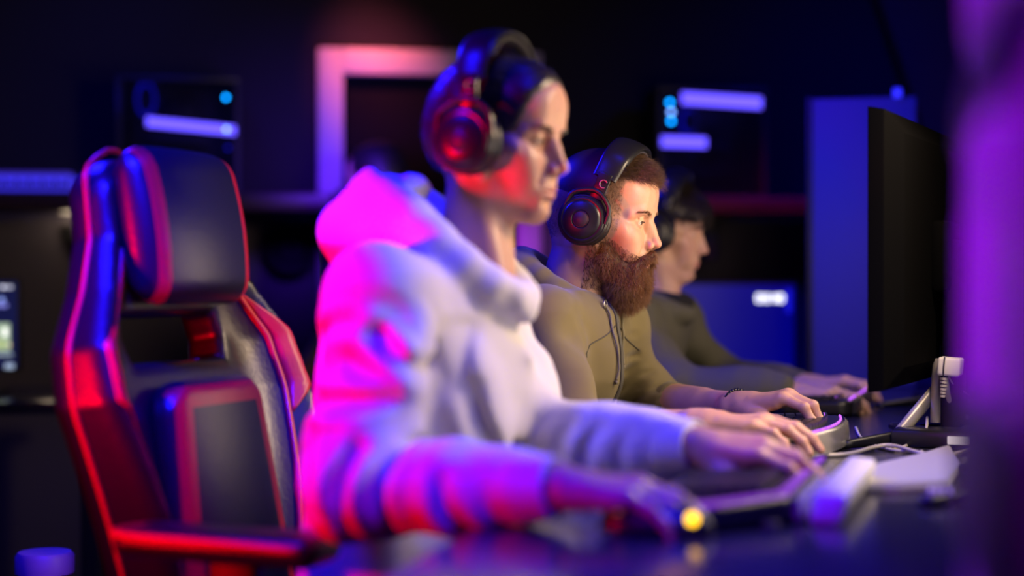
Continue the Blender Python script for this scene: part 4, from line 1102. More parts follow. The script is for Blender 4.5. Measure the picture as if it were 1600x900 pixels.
# ledge along the back wall: counter on brackets, lower wall panel under it
sa, zl = sz(0, 300, 0.32); sb, _ = sz(1275, 300, 0.32)
led = wroot('counter', 0, 0, 0); M_ = M_WOOD
bm = bmesh.new(); box(bm, (sa - 1.0, -0.40, zl - 0.055), (sb + 0.9, -0.065, zl), 0.006); bobj('counter_top', bm, M_WOOD, led)
for q in np.linspace(sa - 0.6, sb + 0.6, 5):
    if s0 - 0.1 < q < s1 + 0.1: continue
    bm = bmesh.new(); box(bm, (q - 0.02, -0.30, zl - 0.20), (q + 0.02, -0.005, zl - 0.055), 0.004); bobj('bracket', bm, M_BLKM, led)
tag(led, 'long brown counter running along the back wall below the glowing computer cases', 'counter')
structure('trim_1', (-3.0, -0.02, 0.0), (s0 - 0.002, -0.001, zl - 0.06), M_LWALL, (WO.x, WO.y, 0), WANG)
structure('trim_2', (s1 + 0.002, -0.02, 0.0), (5.0, -0.001, zl - 0.06), M_LWALL, (WO.x, WO.y, 0), WANG)

# ---------------------------------------------------------------- computer cases with light strips on the ledge
def emis(name, col, st, base=(0.02, 0.02, 0.02)): return mat(name, base, 0.4, emit=col, estr=st)
E_STRIP = emis('blue_violet_light', (0.11, 0.07, 1.0), 2.6); E_BLUE = emis('blue_light', (0.02, 0.02, 1.0), 1.6)
E_CYAN = emis('cyan_light', (0.0, 0.30, 1.0), 9.0); E_PALE = emis('pale_blue_light', (0.16, 0.34, 1.0), 7.0)
M_CASE = mat('case_steel', (0.02, 0.02, 0.03), 0.4); M_GLASS = mat('smoked_glass', (0.01, 0.01, 0.02), 0.05, spec=0.6, alpha=0.35)
M_BOARD = mat('mainboard', (0.02, 0.02, 0.05), 0.5, bump=0.8, bscale=60)
def case(u0, u1, v0, strips, leds, label, off=0.15, glow=None):
    sA, zT = sz(u0, v0, off + 0.12); sB, _ = sz(u1, v0, off + 0.12)
    w = sB - sA; h = zT - zl; r = wroot('computer_case', (sA + sB) / 2, off + 0.02, zl)
    bm = bmesh.new(); t = 0.012
    box(bm, (-w / 2, -0.10, 0), (w / 2, 0.10, t)); box(bm, (-w / 2, -0.10, h - t), (w / 2, 0.10, h), 0.002); box(bm, (-w / 2, 0.09, t), (w / 2, 0.10, h - t))
    box(bm, (-w / 2, -0.10, t), (-w / 2 + t, 0.09, h - t)); box(bm, (w / 2 - t, -0.10, t), (w / 2, 0.09, h - t)); bobj('chassis', bm, M_CASE, r, sharp=30)
    bm = bmesh.new(); box(bm, (-w / 2 + 0.04, 0.06, 0.08), (w / 2 - 0.06, 0.075, h - 0.03)); box(bm, (-w / 2 + 0.09, 0.0, h * 0.45), (w / 2 - 0.10, 0.06, h * 0.45 + 0.03), 0.004)
    box(bm, (-0.05, 0.01, h * 0.6), (0.05, 0.06, h * 0.6 + 0.09), 0.01); bobj('mainboard', bm, M_BOARD, r, sharp=30)
    bm = bmesh.new(); box(bm, (-w / 2 + t, -0.098, t), (w / 2 - t, -0.094, h - t)); bobj('side_window', bm, M_GLASS, r)
    def loc(u, v, o): s, z = sz(u, v, o); return s - (sA + sB) / 2, z - zl
    for (a, b, c_, d, wd, m) in strips:
        x0, za = loc(a, b, off + 0.12); x1, zb = loc(c_, d, off + 0.12); bm = bmesh.new()
        vs = [bm.verts.new((x, y, z)) for y in (-0.101, -0.093) for (x, z) in ((x0, za - wd / 2), (x1, zb - wd / 2), (x1, zb + wd / 2), (x0, za + wd / 2))]
        for f in ((0, 1, 2, 3), (7, 6, 5, 4), (0, 4, 5, 1), (1, 5, 6, 2), (2, 6, 7, 3), (3, 7, 4, 0)): bm.faces.new([vs[i] for i in f])
        bobj('light_strip', bm, m, r, sharp=30)
    for (u, v, rr, m) in leds:
        x, z = loc(u, v, off + 0.125); bm = bmesh.new(); lathe(bm, [(0, 0.006), (rr * 0.7, 0.005), (rr, 0), (0, -0.004)], 16, Matrix.Translation((x, -0.102, z)) @ Matrix.Rotation(PI / 2, 4, 'X')); bobj('light_dot', bm, m, r)
    if glow:
        for (u, v, w_, h_, m) in glow:
            x, z = loc(u, v, off); bm = bmesh.new(); lathe(bm, [(h_, 0.0), (h_, 0.02), (h_ * 0.82, 0.02), (h_ * 0.82, 0.0)], 28, Matrix.Translation((x, 0.03, z)) @ Matrix.Rotation(PI / 2, 4, 'X') @ Matrix.Scale(w_, 4, (1, 0, 0))); bobj('fan_ring', bm, m, r)
    tag(r, label, 'computer', 'glowing computers on the back ledge'); return r
E_DIM = emis('dim_blue_light', (0.008, 0.006, 1.0), 0.9)
case(183, 374, 118, [(229, 190, 368, 204, 0.028, E_STRIP), (183, 134, 183.5, 170, 0.05, E_DIM)], [(353, 152, 0.006, E_CYAN), (354, 202, 0.006, E_PALE), (356, 231, 0.005, E_DIM)],
     'dark computer case with one slanted violet-blue strip, on the ledge above the red-piped chair', glow=[(228, 155, 0.55, 0.055, E_DIM)])
case(1028, 1198, 135, [(1066, 153, 1190, 161, 0.036, E_STRIP), (1034, 221, 1104, 223, 0.032, E_STRIP)], [(1047, 160, 0.007, E_CYAN), (1049, 175, 0.007, E_PALE), (1049, 189, 0.007, E_CYAN)],
     'dark computer case with two violet-blue strips and a column of cyan dots', glow=[(1076, 190, 0.6, 0.045, E_DIM)])
# glowing keyboard lying on the ledge at the left
sA, _ = sz(-40, 290, 0.3); sB, _ = sz(117, 290, 0.3)
r = wroot('keyboard', (sA + sB) / 2, 0.26, zl); w = sB - sA
bm = bmesh.new(); box(bm, (-w / 2, -0.08, 0), (w / 2, 0.08, 0.05), 0.006); bobj('housing', bm, E_B2 if False else emis('violet_glow', (0.05, 0.035, 1.0), 0.9), r)
bm = bmesh.new()
for i in range(22): box(bm, (-w / 2 + 0.012 + i * (w - 0.02) / 22, -0.084, 0.012), (-w / 2 + 0.012 + (i + 0.75) * (w - 0.02) / 22, -0.079, 0.026 + 0.012 * ((i * 7) % 3 == 0)), 0.001)
bobj('light_dot', bm, M_BLKM, r)
for i in range(3):
    bm = bmesh.new(); box(bm, (-w / 2 + 0.01, -0.07 + 0.05 * i, 0.0505), (w / 2 - 0.01, -0.032 + 0.05 * i, 0.062), 0.003); bobj('key_row', bm, emis('violet_keys', (0.08, 0.04, 0.8), 0.4), r)
tag(r, 'violet-blue glowing light bar lying on the ledge at the far left', 'light bar'); r.name = 'light_bar'

# round black loudspeaker on the lower wall
s_, z_ = sz(455, 387, 0.1); r = wroot('wall_speaker', s_, 0.02, z_)
Mx = Matrix.Rotation(PI / 2, 4, 'X'); bm = bmesh.new(); lathe(bm, [(0, 0.0), (0.083, 0.0), (0.083, 0.06), (0.078, 0.075), (0.068, 0.070), (0.064, 0.055), (0.0, 0.055)], 48, Mx); bobj('housing', bm, M_BLKM, r, sharp=30)
bm = bmesh.new(); lathe(bm, [(0.062, 0.056), (0.058, 0.066), (0.03, 0.050), (0.024, 0.058), (0, 0.066)], 40, Mx); bobj('cone', bm, M_BLK, r, sharp=40)
tag(r, 'round black loudspeaker mounted on the wall below the brown ledge', 'speaker')

# brown patch added for the dimly lit wall past a slanted edge, high on the back wall at the right
P4 = [sz(1362, -12), sz(1520, -12), sz(1520, 240), sz(1448, 240)]
bm = bmesh.new(); f_ = [bm.verts.new((x, -0.045, z)) for x, z in P4]; g_ = [bm.verts.new((x, -0.002, z)) for x, z in P4]; bm.faces.new(f_); bm.faces.new(g_[::-1])
for k in range(4): bm.faces.new((f_[k], f_[(k + 1) % 4], g_[(k + 1) % 4], g_[k]))
tag(bobj('lit_wall_patch', bm, mat('lit_wall_brown', (0.045, 0.034, 0.024), 0.8), None, loc=(WO.x, WO.y, 0), rot=(0, 0, WANG), sharp=30), kind='structure')

# ---------------------------------------------------------------- monitors
def make_monitor(name, w, h, thick, depth, screen_m, back_m, stand_m, tilt=0.0, base_z=0.0, lift=0.12, curved=0.0, screen_parts=None):
    """screen faces +x (local), origin on the table under the screen"""
    r = empty(name); bm = bmesh.new(); n = 15
    def cx(y): return curved * (2 * y / w) ** 2
    rows = []
    for (xo, ins) in ((0.0, 0.0), (-0.004, -0.0), (-thick * 0.5, 0.004), (-thick, 0.04)):
        ring = []
        for j in range(n): y = -w / 2 + ins + (w - 2 * ins) * j / (n - 1); ring.append((y, lift + ins))
        for j in range(1, 9): ring.append((w / 2 - ins, lift + ins + (h - 2 * ins) * j / 8))
        for j in range(1, n): y = w / 2 - ins - (w - 2 * ins) * j / (n - 1); ring.append((y, lift + h - ins))
        for j in range(1, 8): ring.append((-w / 2 + ins, lift + h - ins - (h - 2 * ins) * j / 8))
        rows.append([bm.verts.new((xo + cx(y), y, z)) for y, z in ring])
    for a, b in zip(rows, rows[1:]):
        for k in range(len(a)): bm.faces.new((a[k], a[(k + 1) % len(a)], b[(k + 1) % len(a)], b[k]))
    for ring, rev in ((rows[0], False), (rows[-1], True)):
        bot = ring[:n]; top = ring[n - 1 + 8: n - 1 + 8 + n][::-1]
        # strip of vertical slices
        rt = ring[n - 1:n + 8]; lf = [ring[0]] + ring[::-1][:8]
        for j in range(n - 1):
            try: bm.faces.new((bot[j], bot[j + 1], top[j + 1], top[j]) if j not in (0, n - 2) else ([bot[0], bot[1], top[1], top[0]] + lf[1:8][::-1] if j == 0 else [bot[j]] + rt[:1] + rt[1:8] + [top[j + 1], top[j]]))
            except ValueError: pass
    bobj('housing', bm, back_m, r, sharp=30)
    bm = bmesh.new(); g = 0.010; pr = None
    for j in range(n):
        y = -w / 2 + g + (w - 2 * g) * j / (n - 1); q = (bm.verts.new((cx(y) + 0.0015, y, lift + g + 0.008)), bm.verts.new((cx(y) + 0.0015, y, lift + h - g)))
        if pr: bm.faces.new((pr[0], q[0], q[1], pr[1]))
        pr = q
    bobj('screen', bm, screen_m, r, sharp=None)
    bm = bmesh.new(); box(bm, (-thick - 0.045, -0.035, 0.02), (-thick - 0.010, 0.035, lift + h * 0.55), 0.012); box(bm, (-thick - 0.03, -0.06, lift + h * 0.35), (-thick + 0.004, 0.06, lift + h * 0.62), 0.01)
    bobj('stand', bm, stand_m, r)
    return r

def v_base(r, m, L=0.24, sp=0.20, x=-0.05):
    for s in (-1, 1):
        bm = bmesh.new(); tube(bm, [(x, 0.0, 0.016), (x + L * 0.55, s * sp * 0.55, 0.012), (x + L, s * sp, 0.008)], lambda t: 0.016 - 0.009 * t, 10, 0, 5, flat=1.3, up=(0, 0, 1))
        bobj('leg', bm, m, r, sharp=None)
    bm = bmesh.new(); cyl(bm, (x - 0.0, 0, 0), (x - 0.0, 0, 0.03), 0.03); bobj('foot', bm, m, r)

zD = DESK + 0.004
def D(u, v, z=None):
    """a point of the desk surface under pixel (u, v)"""
    z = zD if z is None else z
    d = CM @ Vector(((u - 800) / F, (450 - v) / F, -1)); return CAM + d * ((z - CAM.z) / d.z)
M_DULL = mat('dull_black', (0.0015, 0.0015, 0.0017), 0.8, spec=0.02)
E_SCREEN = emis('white_screen', WARM, 4.4)
M_GREYM = mat('grey_metal', (0.42, 0.40, 0.37), 0.35, metal=0.3)
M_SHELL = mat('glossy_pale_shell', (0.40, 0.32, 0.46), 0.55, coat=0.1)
# desk -----------------------------------------------------------
M_DESK = mat('black_gloss_desk', (0.024, 0.024, 0.034), 0.20, spec=0.45, bump=0.02, bscale=500)
desk = empty('desk', (-0.1, 2.7, 0))
bm = bmesh.new(); box(bm, (-0.40, -1.95, DESK - 0.035), (0.95, 1.95, DESK), 0.008, 3); bobj('desk_top', bm, M_DESK, desk)
for (x, y) in ((-0.28, -1.7), (-0.28, -0.1), (-0.28, 1.8), (0.85, -1.7), (0.85, -0.1), (0.85, 1.8)):
    bm = bmesh.new(); box(bm, (x - 0.03, y - 0.03, 0), (x + 0.03, y + 0.03, DESK - 0.035), 0.005); bobj('leg', bm, M_BLKM, desk)
tag(desk, 'long glossy black desk the players rest their arms on', 'desk')

def place_monitor(r, p0, p1, label, group='monitors on the gaming desk'):
    """p0 near edge, p1 far edge on the desk; screen faces the players"""
    c = ((p0[0] + p1[0]) / 2, (p0[1] + p1[1]) / 2); a = math.atan2(p1[1] - p0[1], p1[0] - p0[0]) + PI / 2
    r.location = (c[0], c[1], DESK); r.rotation_euler = (0, 0, a); tag(r, label, 'monitor', group)

m1 = make_monitor('monitor', 0.60, 0.36, 0.045, 0.2, E_SCREEN, M_BLK, M_GREYM, lift=0.13); v_base(m1, M_BLK, 0.16)
place_monitor(m1, (0.10, 2.02), (0.18, 2.61), 'white-lit monitor facing the player in the white hoodie')
m2 = make_monitor('monitor', 0.66, 0.455, 0.05, 0.2, emis('white_screen_soft', (1.0, 0.76, 0.52), 5.5), M_DULL, M_DULL, lift=0.105); v_base(m2, M_BLK, 0.12)
m2.name = 'monitor'
place_monitor(m2, (-0.080, 2.70), (0.045, 3.35), 'black monitor seen edge-on facing the bearded player')
m3 = make_monitor('monitor', 0.60, 0.36, 0.045, 0.2, emis('white_screen_dim', (1.0, 0.72, 0.62), 2.2), M_DULL, M_DULL, lift=0.13); v_base(m3, M_BLK, 0.14)
place_monitor(m3, (-0.02, 3.62), (0.10, 4.22), 'monitor facing the player with the dark fringe')
# tall blue-lit divider at the end of the desk
def Wd(u, v, Y): return W(u, v, Y)
pA, pB = Wd(1268, 155, 4.55), Wd(1432, 145, 4.55)
r = empty('desk_divider', ((pA.x + pB.x) / 2, 4.56, DESK))
w = pB.x - pA.x; h = pA.z - DESK
bm = bmesh.new(); box(bm, (-w / 2, -0.018, 0.0), (w / 2, 0.018, h), 0.006); bobj('panel', bm, mat('blue_grey_felt', (0.06, 0.06, 0.18), 0.8, bump=0.3, bscale=300), r)
bm = bmesh.new(); box(bm, (w * 0.28, -0.03, h - 0.002), (w * 0.36, 0.0, h + 0.022), 0.004); bobj('light_dot', bm, E_BLUE, r)
bm = bmesh.new(); box(bm, (-w / 2 - 0.012, -0.024, 0.0), (-w / 2 + 0.002, 0.024, h + 0.004), 0.003); bobj('edge_profile', bm, M_BLKM, r)
tag(r, 'tall blue-lit upright divider panel standing on the far end of the desk', 'divider')

# near monitor of the facing row, its pale shell glowing violet in the coloured light
m0 = empty('monitor', (0.092, 1.12, DESK), (0, 0, math.radians(181)))
c = Clay((-0.02, -0.36, 0.0), (0.12, 0.36, 0.60), 0.007)
X, Y, Z = c.ax[0][:, None, None], c.ax[1][None, :, None], c.ax[2][None, None, :]
def smx(a, b, k): h = np.maximum(k - np.abs(a - b), 0) / k; return np.maximum(a, b) + h * h * k * 0.25
zc = (Z - 0.33) / 0.24
d = smx(np.abs(X - 0.03) - 0.030 + 0.010 * (Y / 0.3) ** 2, np.abs(Y) - 0.335, 0.02); d = smx(d, np.abs(Z - 0.33) - 0.245, 0.03)
c.D = d.astype(np.float32)
c.cap((0.062, -0.30, 0.425), (0.062, 0.36, 0.425), 0.030, 0.030, 0.02, 's'); c.ell((0.075, 0.0, 0.22), (0.03, 0.13, 0.11), 0.02, 's')
V, Fc = c.mesh(); raw('housing', V, Fc, M_SHELL, m0)
bm = bmesh.new(); box(bm, (0.036, -0.255, 0.380), (0.060, 0.325, 0.425), 0.006); bobj('rear_band', bm, M_BLKM, m0)
bm = bmesh.new(); vs = box(bm, (0.036, -0.21, 0.095), (0.0625, 0.325, 0.215), 0.010, 3); bobj('port_cover', bm, M_BLKM, m0)
bm = bmesh.new(); box(bm, (-0.0035, -0.325, 0.10), (0.0, 0.325, 0.56)); bobj('screen', bm, mat('black_screen', (0.01, 0.01, 0.012), 0.1), m0)
bm = bmesh.new(); box(bm, (0.040, -0.04, 0.02), (0.062, 0.04, 0.33), 0.008); box(bm, (-0.06, -0.13, 0.0), (0.15, 0.13, 0.018), 0.008); bobj('stand', bm, M_SHELL, m0)
tag(m0, 'large pale monitor shell lit violet, out of focus at the right edge of the picture', 'monitor', 'monitors on the gaming desk')

# ---------------------------------------------------------------- keyboards
E_VIO = emis('violet_led', (0.30, 0.05, 0.75), 1.0)
E_VIO2 = emis('bright_violet_led', (0.55, 0.10, 1.0), 1.6)
M_KEY = mat('black_keys', (0.016, 0.016, 0.018), 0.35); M_GREYP = mat('grey_plastic', (0.22, 0.21, 0.19), 0.25, coat=0.4)
M_PALEP = mat('pale_plastic', (0.75, 0.72, 0.66), 0.45)
def keys(bm, w, d, z, rows=6, cols=18, gap=0.003):
    for i in range(rows):
        j = 0; cw, ch = (w - 0.02) / cols, (d - 0.02) / rows
        while j < cols:
            n = 6 if (i == 0 and j == 4) else (2 if (i in (1, 2, 3) and j in (0, 13)) else 1)
            x0 = -d / 2 + 0.01 + i * ch; y0 = w / 2 - 0.01 - (j + n) * cw
            vs = box(bm, (x0 + gap / 2, y0 + gap / 2, z), (x0 + ch - gap / 2, y0 + cw * n - gap / 2, z + 0.009), 0.0)
            j += n
def make_keyboard(w, d, hgt, strip, label, end_m, arc=0.0):
    r = empty('keyboard'); c = Clay((-d / 2 - 0.03 - arc, -w / 2 - 0.02, -0.01), (d / 2 + 0.05, w / 2 + 0.02, hgt + 0.03), 0.004)
    X, Y, Z = c.ax[0][:, None, None], c.ax[1][None, :, None], c.ax[2][None, None, :]
    xo = -arc * (2 * Y / w) ** 2 + 0 * X
    D = smx(np.abs(X - xo) - d / 2, np.abs(Y) - w / 2, 0.03); D = smx(D, Z - hgt - 0.05 * (X - xo), 0.008)
    if strip == 'frame': D = smx(D, (0.100 * (X - d / 2) - 0.085 * (Y + w / 2) + 0.100 * 0.078) / 0.131, 0.01)
    D = smx(D, -Z, 0.006); c.D = D.astype(np.float32); V, Fc = c.mesh(); raw('housing', V, Fc, M_BLK, r)
    bm = bmesh.new(); keys(bm, w - (0.13 if strip == 'frame' else 0.03), d - 0.035, hgt - 0.001)
    if strip == 'frame':
        for v in bm.verts: v.co.y += 0.04; v.co.x -= 0.012
    for v in bm.verts: v.co.x -= arc * (2 * v.co.y / w) ** 2; v.co.z += 0.05 * v.co.x
    bobj('keycaps', bm, M_KEY, r, sharp=30)
    def edge(pts, wd, m, name):
        bm = bmesh.new(); tube(bm, pts, wd, 8, 0, 4, flat=0.45, up=(0, 0, 1)) if False else tube(bm, pts, wd, 8, 0, 4); bobj(name, bm, m, r, sharp=None)
    e = 0.004; zz = hgt + 0.001
    ys = np.linspace(-w / 2 + 0.012, w / 2 - 0.012, 9)
    if strip == 'frame':
        cy, cx = 0.10, 0.085
        def ribbon(a, b, wd):
            a, b = Vector(a), Vector(b); t = (b - a).normalized(); n_ = Vector((-t.y, t.x, 0)) * wd; bm = bmesh.new()
            vs = [bm.verts.new(Vector((p.x, p.y, zz + 0.05 * p.x + hgt_)) ) for hgt_ in (-0.004, 0.0022) for p in (a + n_, b + n_, b - n_, a - n_)]
            for f in ((0, 1, 2, 3), (7, 6, 5, 4), (0, 4, 5, 1), (1, 5, 6, 2), (2, 6, 7, 3), (3, 7, 4, 0)): bm.faces.new([vs[i] for i in f])
            bobj('light_strip', bm, E_VIO, r, sharp=30)
        ribbon((d / 2 - 0.012, w / 2 - 0.012, 0), (d / 2 - 0.012, -w / 2 + cy, 0), 0.005)
        ribbon((d / 2 - 0.012, -w / 2 + cy, 0), (d / 2 - cx, -w / 2 + 0.010, 0), 0.006)
        ribbon((d / 2 - cx, -w / 2 + 0.010, 0), (-d / 2 + 0.01, -w / 2 + 0.010, 0), 0.006)
    else:
        for k in range(12):
            ya, yb = -w / 2 + 0.02 + k * (w - 0.05) / 12, -w / 2 + 0.02 + (k + 0.72) * (w - 0.05) / 12
            edge([(d / 2 - 0.006 - arc * (2 * y / w) ** 2, y, zz + 0.05 * d / 2) for y in (ya, (ya + yb) / 2, yb)], 0.0022, E_VIO2, 'light_strip')
            edge([(d / 2 - 0.034 - arc * (2 * y / w) ** 2, y, zz + 0.05 * d / 2 + 0.004) for y in (ya, (ya + yb) / 2, yb)], 0.0010, E_VIO2, 'light_strip')
    bm = bmesh.new()
    pr = None
    for y in np.linspace(-w / 2 + (0.10 if strip == 'frame' else 0.015), w / 2 - 0.015, 25):
        x = d / 2 + 0.001 - arc * (2 * y / w) ** 2; q = [bm.verts.new((x + a, y, b)) for a, b in ((0.0, hgt + 0.004), (0.006, hgt - 0.002), (0.010, 0.004), (0, 0.003))]
        if pr:
            for k in range(4): bm.faces.new((pr[k], pr[(k + 1) % 4], q[(k + 1) % 4], q[k]))
        else: bm.faces.new(q)
        pr = q
    bm.faces.new(pr[::-1]); bobj('rear_edge', bm, end_m, r, sharp=40)
    for s in (-1, 1):
        bm = bmesh.new(); box(bm, (d / 2 - 0.03, s * w * 0.38 - 0.012, -0.004), (d / 2 - 0.012, s * w * 0.38 + 0.012, 0.006), 0.002); bobj('foot', bm, M_BLKM, r)
    tag(r, label, 'keyboard', 'keyboards on the gaming desk'); return r
k1 = make_keyboard(0.52, 0.175, 0.028, 'frame', 'black keyboard with a violet light frame under the hand of the white hoodie player', M_GREYP)
k1.location = (-0.220, 2.11, DESK + 0.004); k1.rotation_euler = (0, 0, math.radians(-3))
k2 = make_keyboard(0.46, 0.17, 0.034, 'dash', 'black keyboard with dashed violet lights and a thick grey rear edge under the bearded player', M_GREYP, arc=0.03)
k2.location = (-0.215, 2.83, DESK + 0.004); k2.rotation_euler = (0, 0, math.radians(-6))
k3 = make_keyboard(0.44, 0.16, 0.028, 'dash', 'black keyboard with thin violet lights under the hands of the farthest player', M_BLK)
k3.location = (-0.20, 3.72, DESK + 0.004); k3.rotation_euler = (0, 0, math.radians(-4))
# pale block added for the warm-lit rear lip of the near keyboard
r = empty('pale_block', (-0.088, 2.14, DESK), (0, 0, -0.06))
bm = bmesh.new(); vs = box(bm, (-0.018, -0.19, 0.0), (0.022, 0.20, 0.040), 0.010, 3)
for v in vs: v.co.x += 0.25 * v.co.z - 0.01
bobj('shell', bm, M_PALEP, r)
bm = bmesh.new(); box(bm, (-0.014, -0.17, 0.0395), (0.004, 0.18, 0.043), 0.002); bobj('lid', bm, mat('pale_lid', (0.55, 0.52, 0.50), 0.5), r)
tag(r, 'pale oblong block lying behind the near keyboard', 'box')

# mouse under the near hand
def make_mouse(loc, rz, label, sc=1.0, glow=True):
    r = empty('computer_mouse', loc, (0, 0, rz)); r.scale = (sc,) * 3
    c = Clay((-0.075, -0.045, -0.01), (0.075, 0.045, 0.06), 0.0025)
    c.ell((0, 0, 0.006), (0.064, 0.033, 0.036)); c.ell((-0.015, 0, 0.012), (0.045, 0.031, 0.032), 0.01); c.plane((0, 0, -1), -0.002, 0.003)
    c.cap((0.02, 0, 0.05), (0.07, 0, 0.03), 0.002, 0.002, 0.003, 's'); V, Fc = c.mesh(); raw('shell', V, Fc, M_BLK, r)
    bm = bmesh.new(); cyl(bm, (0.034, -0.004, 0.027), (0.034, 0.004, 0.027), 0.010, n=28); bobj('wheel', bm, M_BLKM, r)
    if glow:
        bm = bmesh.new(); bmesh.ops.create_uvsphere(bm, u_segments=20, v_segments=12, radius=0.0062); bmesh.ops.translate(bm, verts=bm.verts, vec=(0.043, -0.0245, 0.022)); bobj('side_light', bm, emis('yellow_light', (1.0, 0.52, 0.0), 5.0), r, sharp=None)
        bm = bmesh.new(); bmesh.ops.create_uvsphere(bm, u_segments=16, v_segments=10, radius=0.005); bmesh.ops.translate(bm, verts=bm.verts, vec=(-0.040, -0.025, 0.030)); bobj('logo_light', bm, emis('amber_light', (0.8, 0.12, 0.04), 0.6), r, sharp=None)
    tag(r, label, 'mouse'); return r
MOUSE = make_mouse((-0.24, 1.81, DESK + 0.002), 0.02, 'black mouse with a yellow light under the near hand of the white hoodie player')

# boxes and cables behind the monitors
def cable(pts, rad, label, m, name='cable', group='cables trailing behind the monitors'):
    bm = bmesh.new(); tube(bm, pts, rad, 10, 0, 8); o = bobj(name, bm, m, None, sharp=None); tag(o, label, 'cable', group); return o
M_CORD = mat('pale_grey_cord', (0.50, 0.47, 0.42), 0.45); M_CORDB = mat('black_cord', (0.02, 0.02, 0.02), 0.4)
cable([D(1245, 706), D(1290, 711), D(1330, 708), D(1368, 698, zD + 0.004), D(1395, 696, zD + 0.006), D(1440, 708, zD + 0.002), D(1480, 711), D(1522, 700)], 0.0032, 'pale cord looping from the near keyboard across the desk', M_CORD)
cable([D(1337, 668), D(1345, 683), D(1362, 694), D(1395, 703), D(1430, 706), D(1442, 712)], 0.0024, 'thin pale cord from the bearded player\'s keyboard', M_CORD)
cable([W(1449, 652, 3.0), W(1446, 672, 2.95), D(1430, 687), D(1412, 698), D(1390, 702)], 0.0026, 'thin pale cord dropping from the monitor back to the desk', M_CORD)
cable([D(1440, 706), D(1442, 716), D(1440, 730), D(1420, 736), D(1370, 742)], 0.0036, 'thick pale cord hooked round the grey base plate', M_CORD)
pw = W(1478, 590, 2.96)
cable([pw, W(1480, 606, 2.96), W(1484, 628, 2.98), W(1496, 648, 3.0), W(1512, 652, 3.05)], 0.0042, 'grey power cord hanging from the pale plug', M_CORD)
cable([W(1482, 588, 2.97), W(1492, 603, 2.98), W(1514, 617, 3.02)], 0.0014, 'thin wire arching away from the pale plug', M_CORD)
# pale power adapter clipped to the monitor's back
r = empty('power_adapter', W(1484, 575, 2.97), (0, math.radians(4), math.radians(-8)))
bm = bmesh.new(); box(bm, (-0.018, -0.03, -0.013), (0.020, 0.03, 0.019), 0.005, 3); bobj('housing', bm, M_PALEP, r)
bm = bmesh.new()
for k in range(6): cyl(bm, (-0.006, -0.02, -0.016 - 0.006 * k), (-0.006, -0.02, -0.020 - 0.006 * k), 0.0068 - 0.0005 * k, n=16)
bobj('strain_relief', bm, M_CORD, r); bm = bmesh.new(); tube(bm, [(-0.006, -0.031, 0.020), (-0.0065, -0.0315, 0.0), (-0.006, -0.031, -0.015)], 0.0012, 8, 0, 3); bobj('clip', bm, M_BLKM, r)
tag(r, 'pale power adapter with a ribbed cord relief behind the middle monitor', 'adapter')
# grey post the monitor arm stands on, with its slanted foot
r = empty('gooseneck_stand', (W(1466, 640, 3.02).x, W(1466, 640, 3.02).y, DESK))
bm = bmesh.new(); rx = Vector(r.location)
def q(u, v, Y): return Vector(W(u, v, Y)) - rx
tube(bm, [q(1462, 660, 3.0), q(1464, 600, 3.0), q(1466, 560, 3.0)], 0.010, 12, 0, 4); tube(bm, [q(1472, 655, 3.02), q(1472, 600, 3.02), q(1474, 540, 3.04)], 0.007, 12, 0, 4)
box(bm, (q(1466, 660, 3.0).x - 0.02, q(1466, 660, 3.0).y - 0.025, 0.0), (q(1466, 660, 3.0).x + 0.02, q(1466, 660, 3.0).y + 0.025, 0.02), 0.004); bobj('post', bm, M_GREYM, r)
bm = bmesh.new(); e = D(1398, 686, DESK + 0.008) - rx; tube(bm, [q(1460, 612, 3.02), (q(1460, 612, 3.02) + e) / 2, e], 0.0125, 12, 0, 4, flat=0.7); bobj('foot', bm, M_GREYM, r)
bm = bmesh.new(); tube(bm, [q(1474, 540, 3.04), q(1478, 500, 3.06), q(1484, 455, 3.08)], 0.006, 12, 0, 4); cyl(bm, q(1484, 456, 3.08), q(1484, 446, 3.08), 0.012); bobj('upper_rod', bm, mat('dark_metal', (0.15, 0.14, 0.13), 0.35, metal=0.6), r)
tag(r, 'grey metal stand with a slanted foot behind the middle monitor', 'stand')
# grey base plate and dark box on the desk between the monitors
r = empty('base_plate', D(1400, 735, DESK)); o0 = Vector(r.location)
pl = [D(1330, 770, DESK) - o0, D(1368, 738, DESK) - o0, D(1440, 722, DESK) - o0, D(1484, 706, DESK) - o0, D(1498, 738, DESK) - o0, D(1482, 768, DESK) - o0, D(1400, 772, DESK) - o0]
bm = bmesh.new(); a_ = [bm.verts.new((p.x, p.y, 0.0)) for p in pl]; b_ = [bm.verts.new((p.x, p.y, 0.014)) for p in pl]
bm.faces.new(b_); bm.faces.new(a_[::-1])
for k in range(len(pl)): bm.faces.new((a_[k], a_[(k + 1) % len(pl)], b_[(k + 1) % len(pl)], b_[k]))
bmesh.ops.bevel(bm, geom=[e for e in bm.edges], offset=0.004, segments=2, affect='EDGES'); bobj('plate', bm, mat('pale_metal', (0.50, 0.48, 0.43), 0.4, metal=0.2), r, sharp=30)
bm = bmesh.new(); c0 = D(1468, 790, DESK) - o0
for k in range(4): box(bm, (c0.x - 0.014 + 0.008 * k, c0.y - 0.012, 0), (c0.x - 0.009 + 0.008 * k, c0.y + 0.012, 0.022), 0.002)
bobj('plug_prongs', bm, M_PALEP, r)
tag(r, 'pale angular metal base plate lying on the desk behind the near keyboard', 'base')
p = D(1500, 697, DESK); r = empty('media_box', p, (0, 0, math.radians(-6)))
bm = bmesh.new(); box(bm, (-0.11, -0.06, 0.0), (0.09, 0.08, 0.030), 0.006); bobj('housing', bm, M_BLK, r)
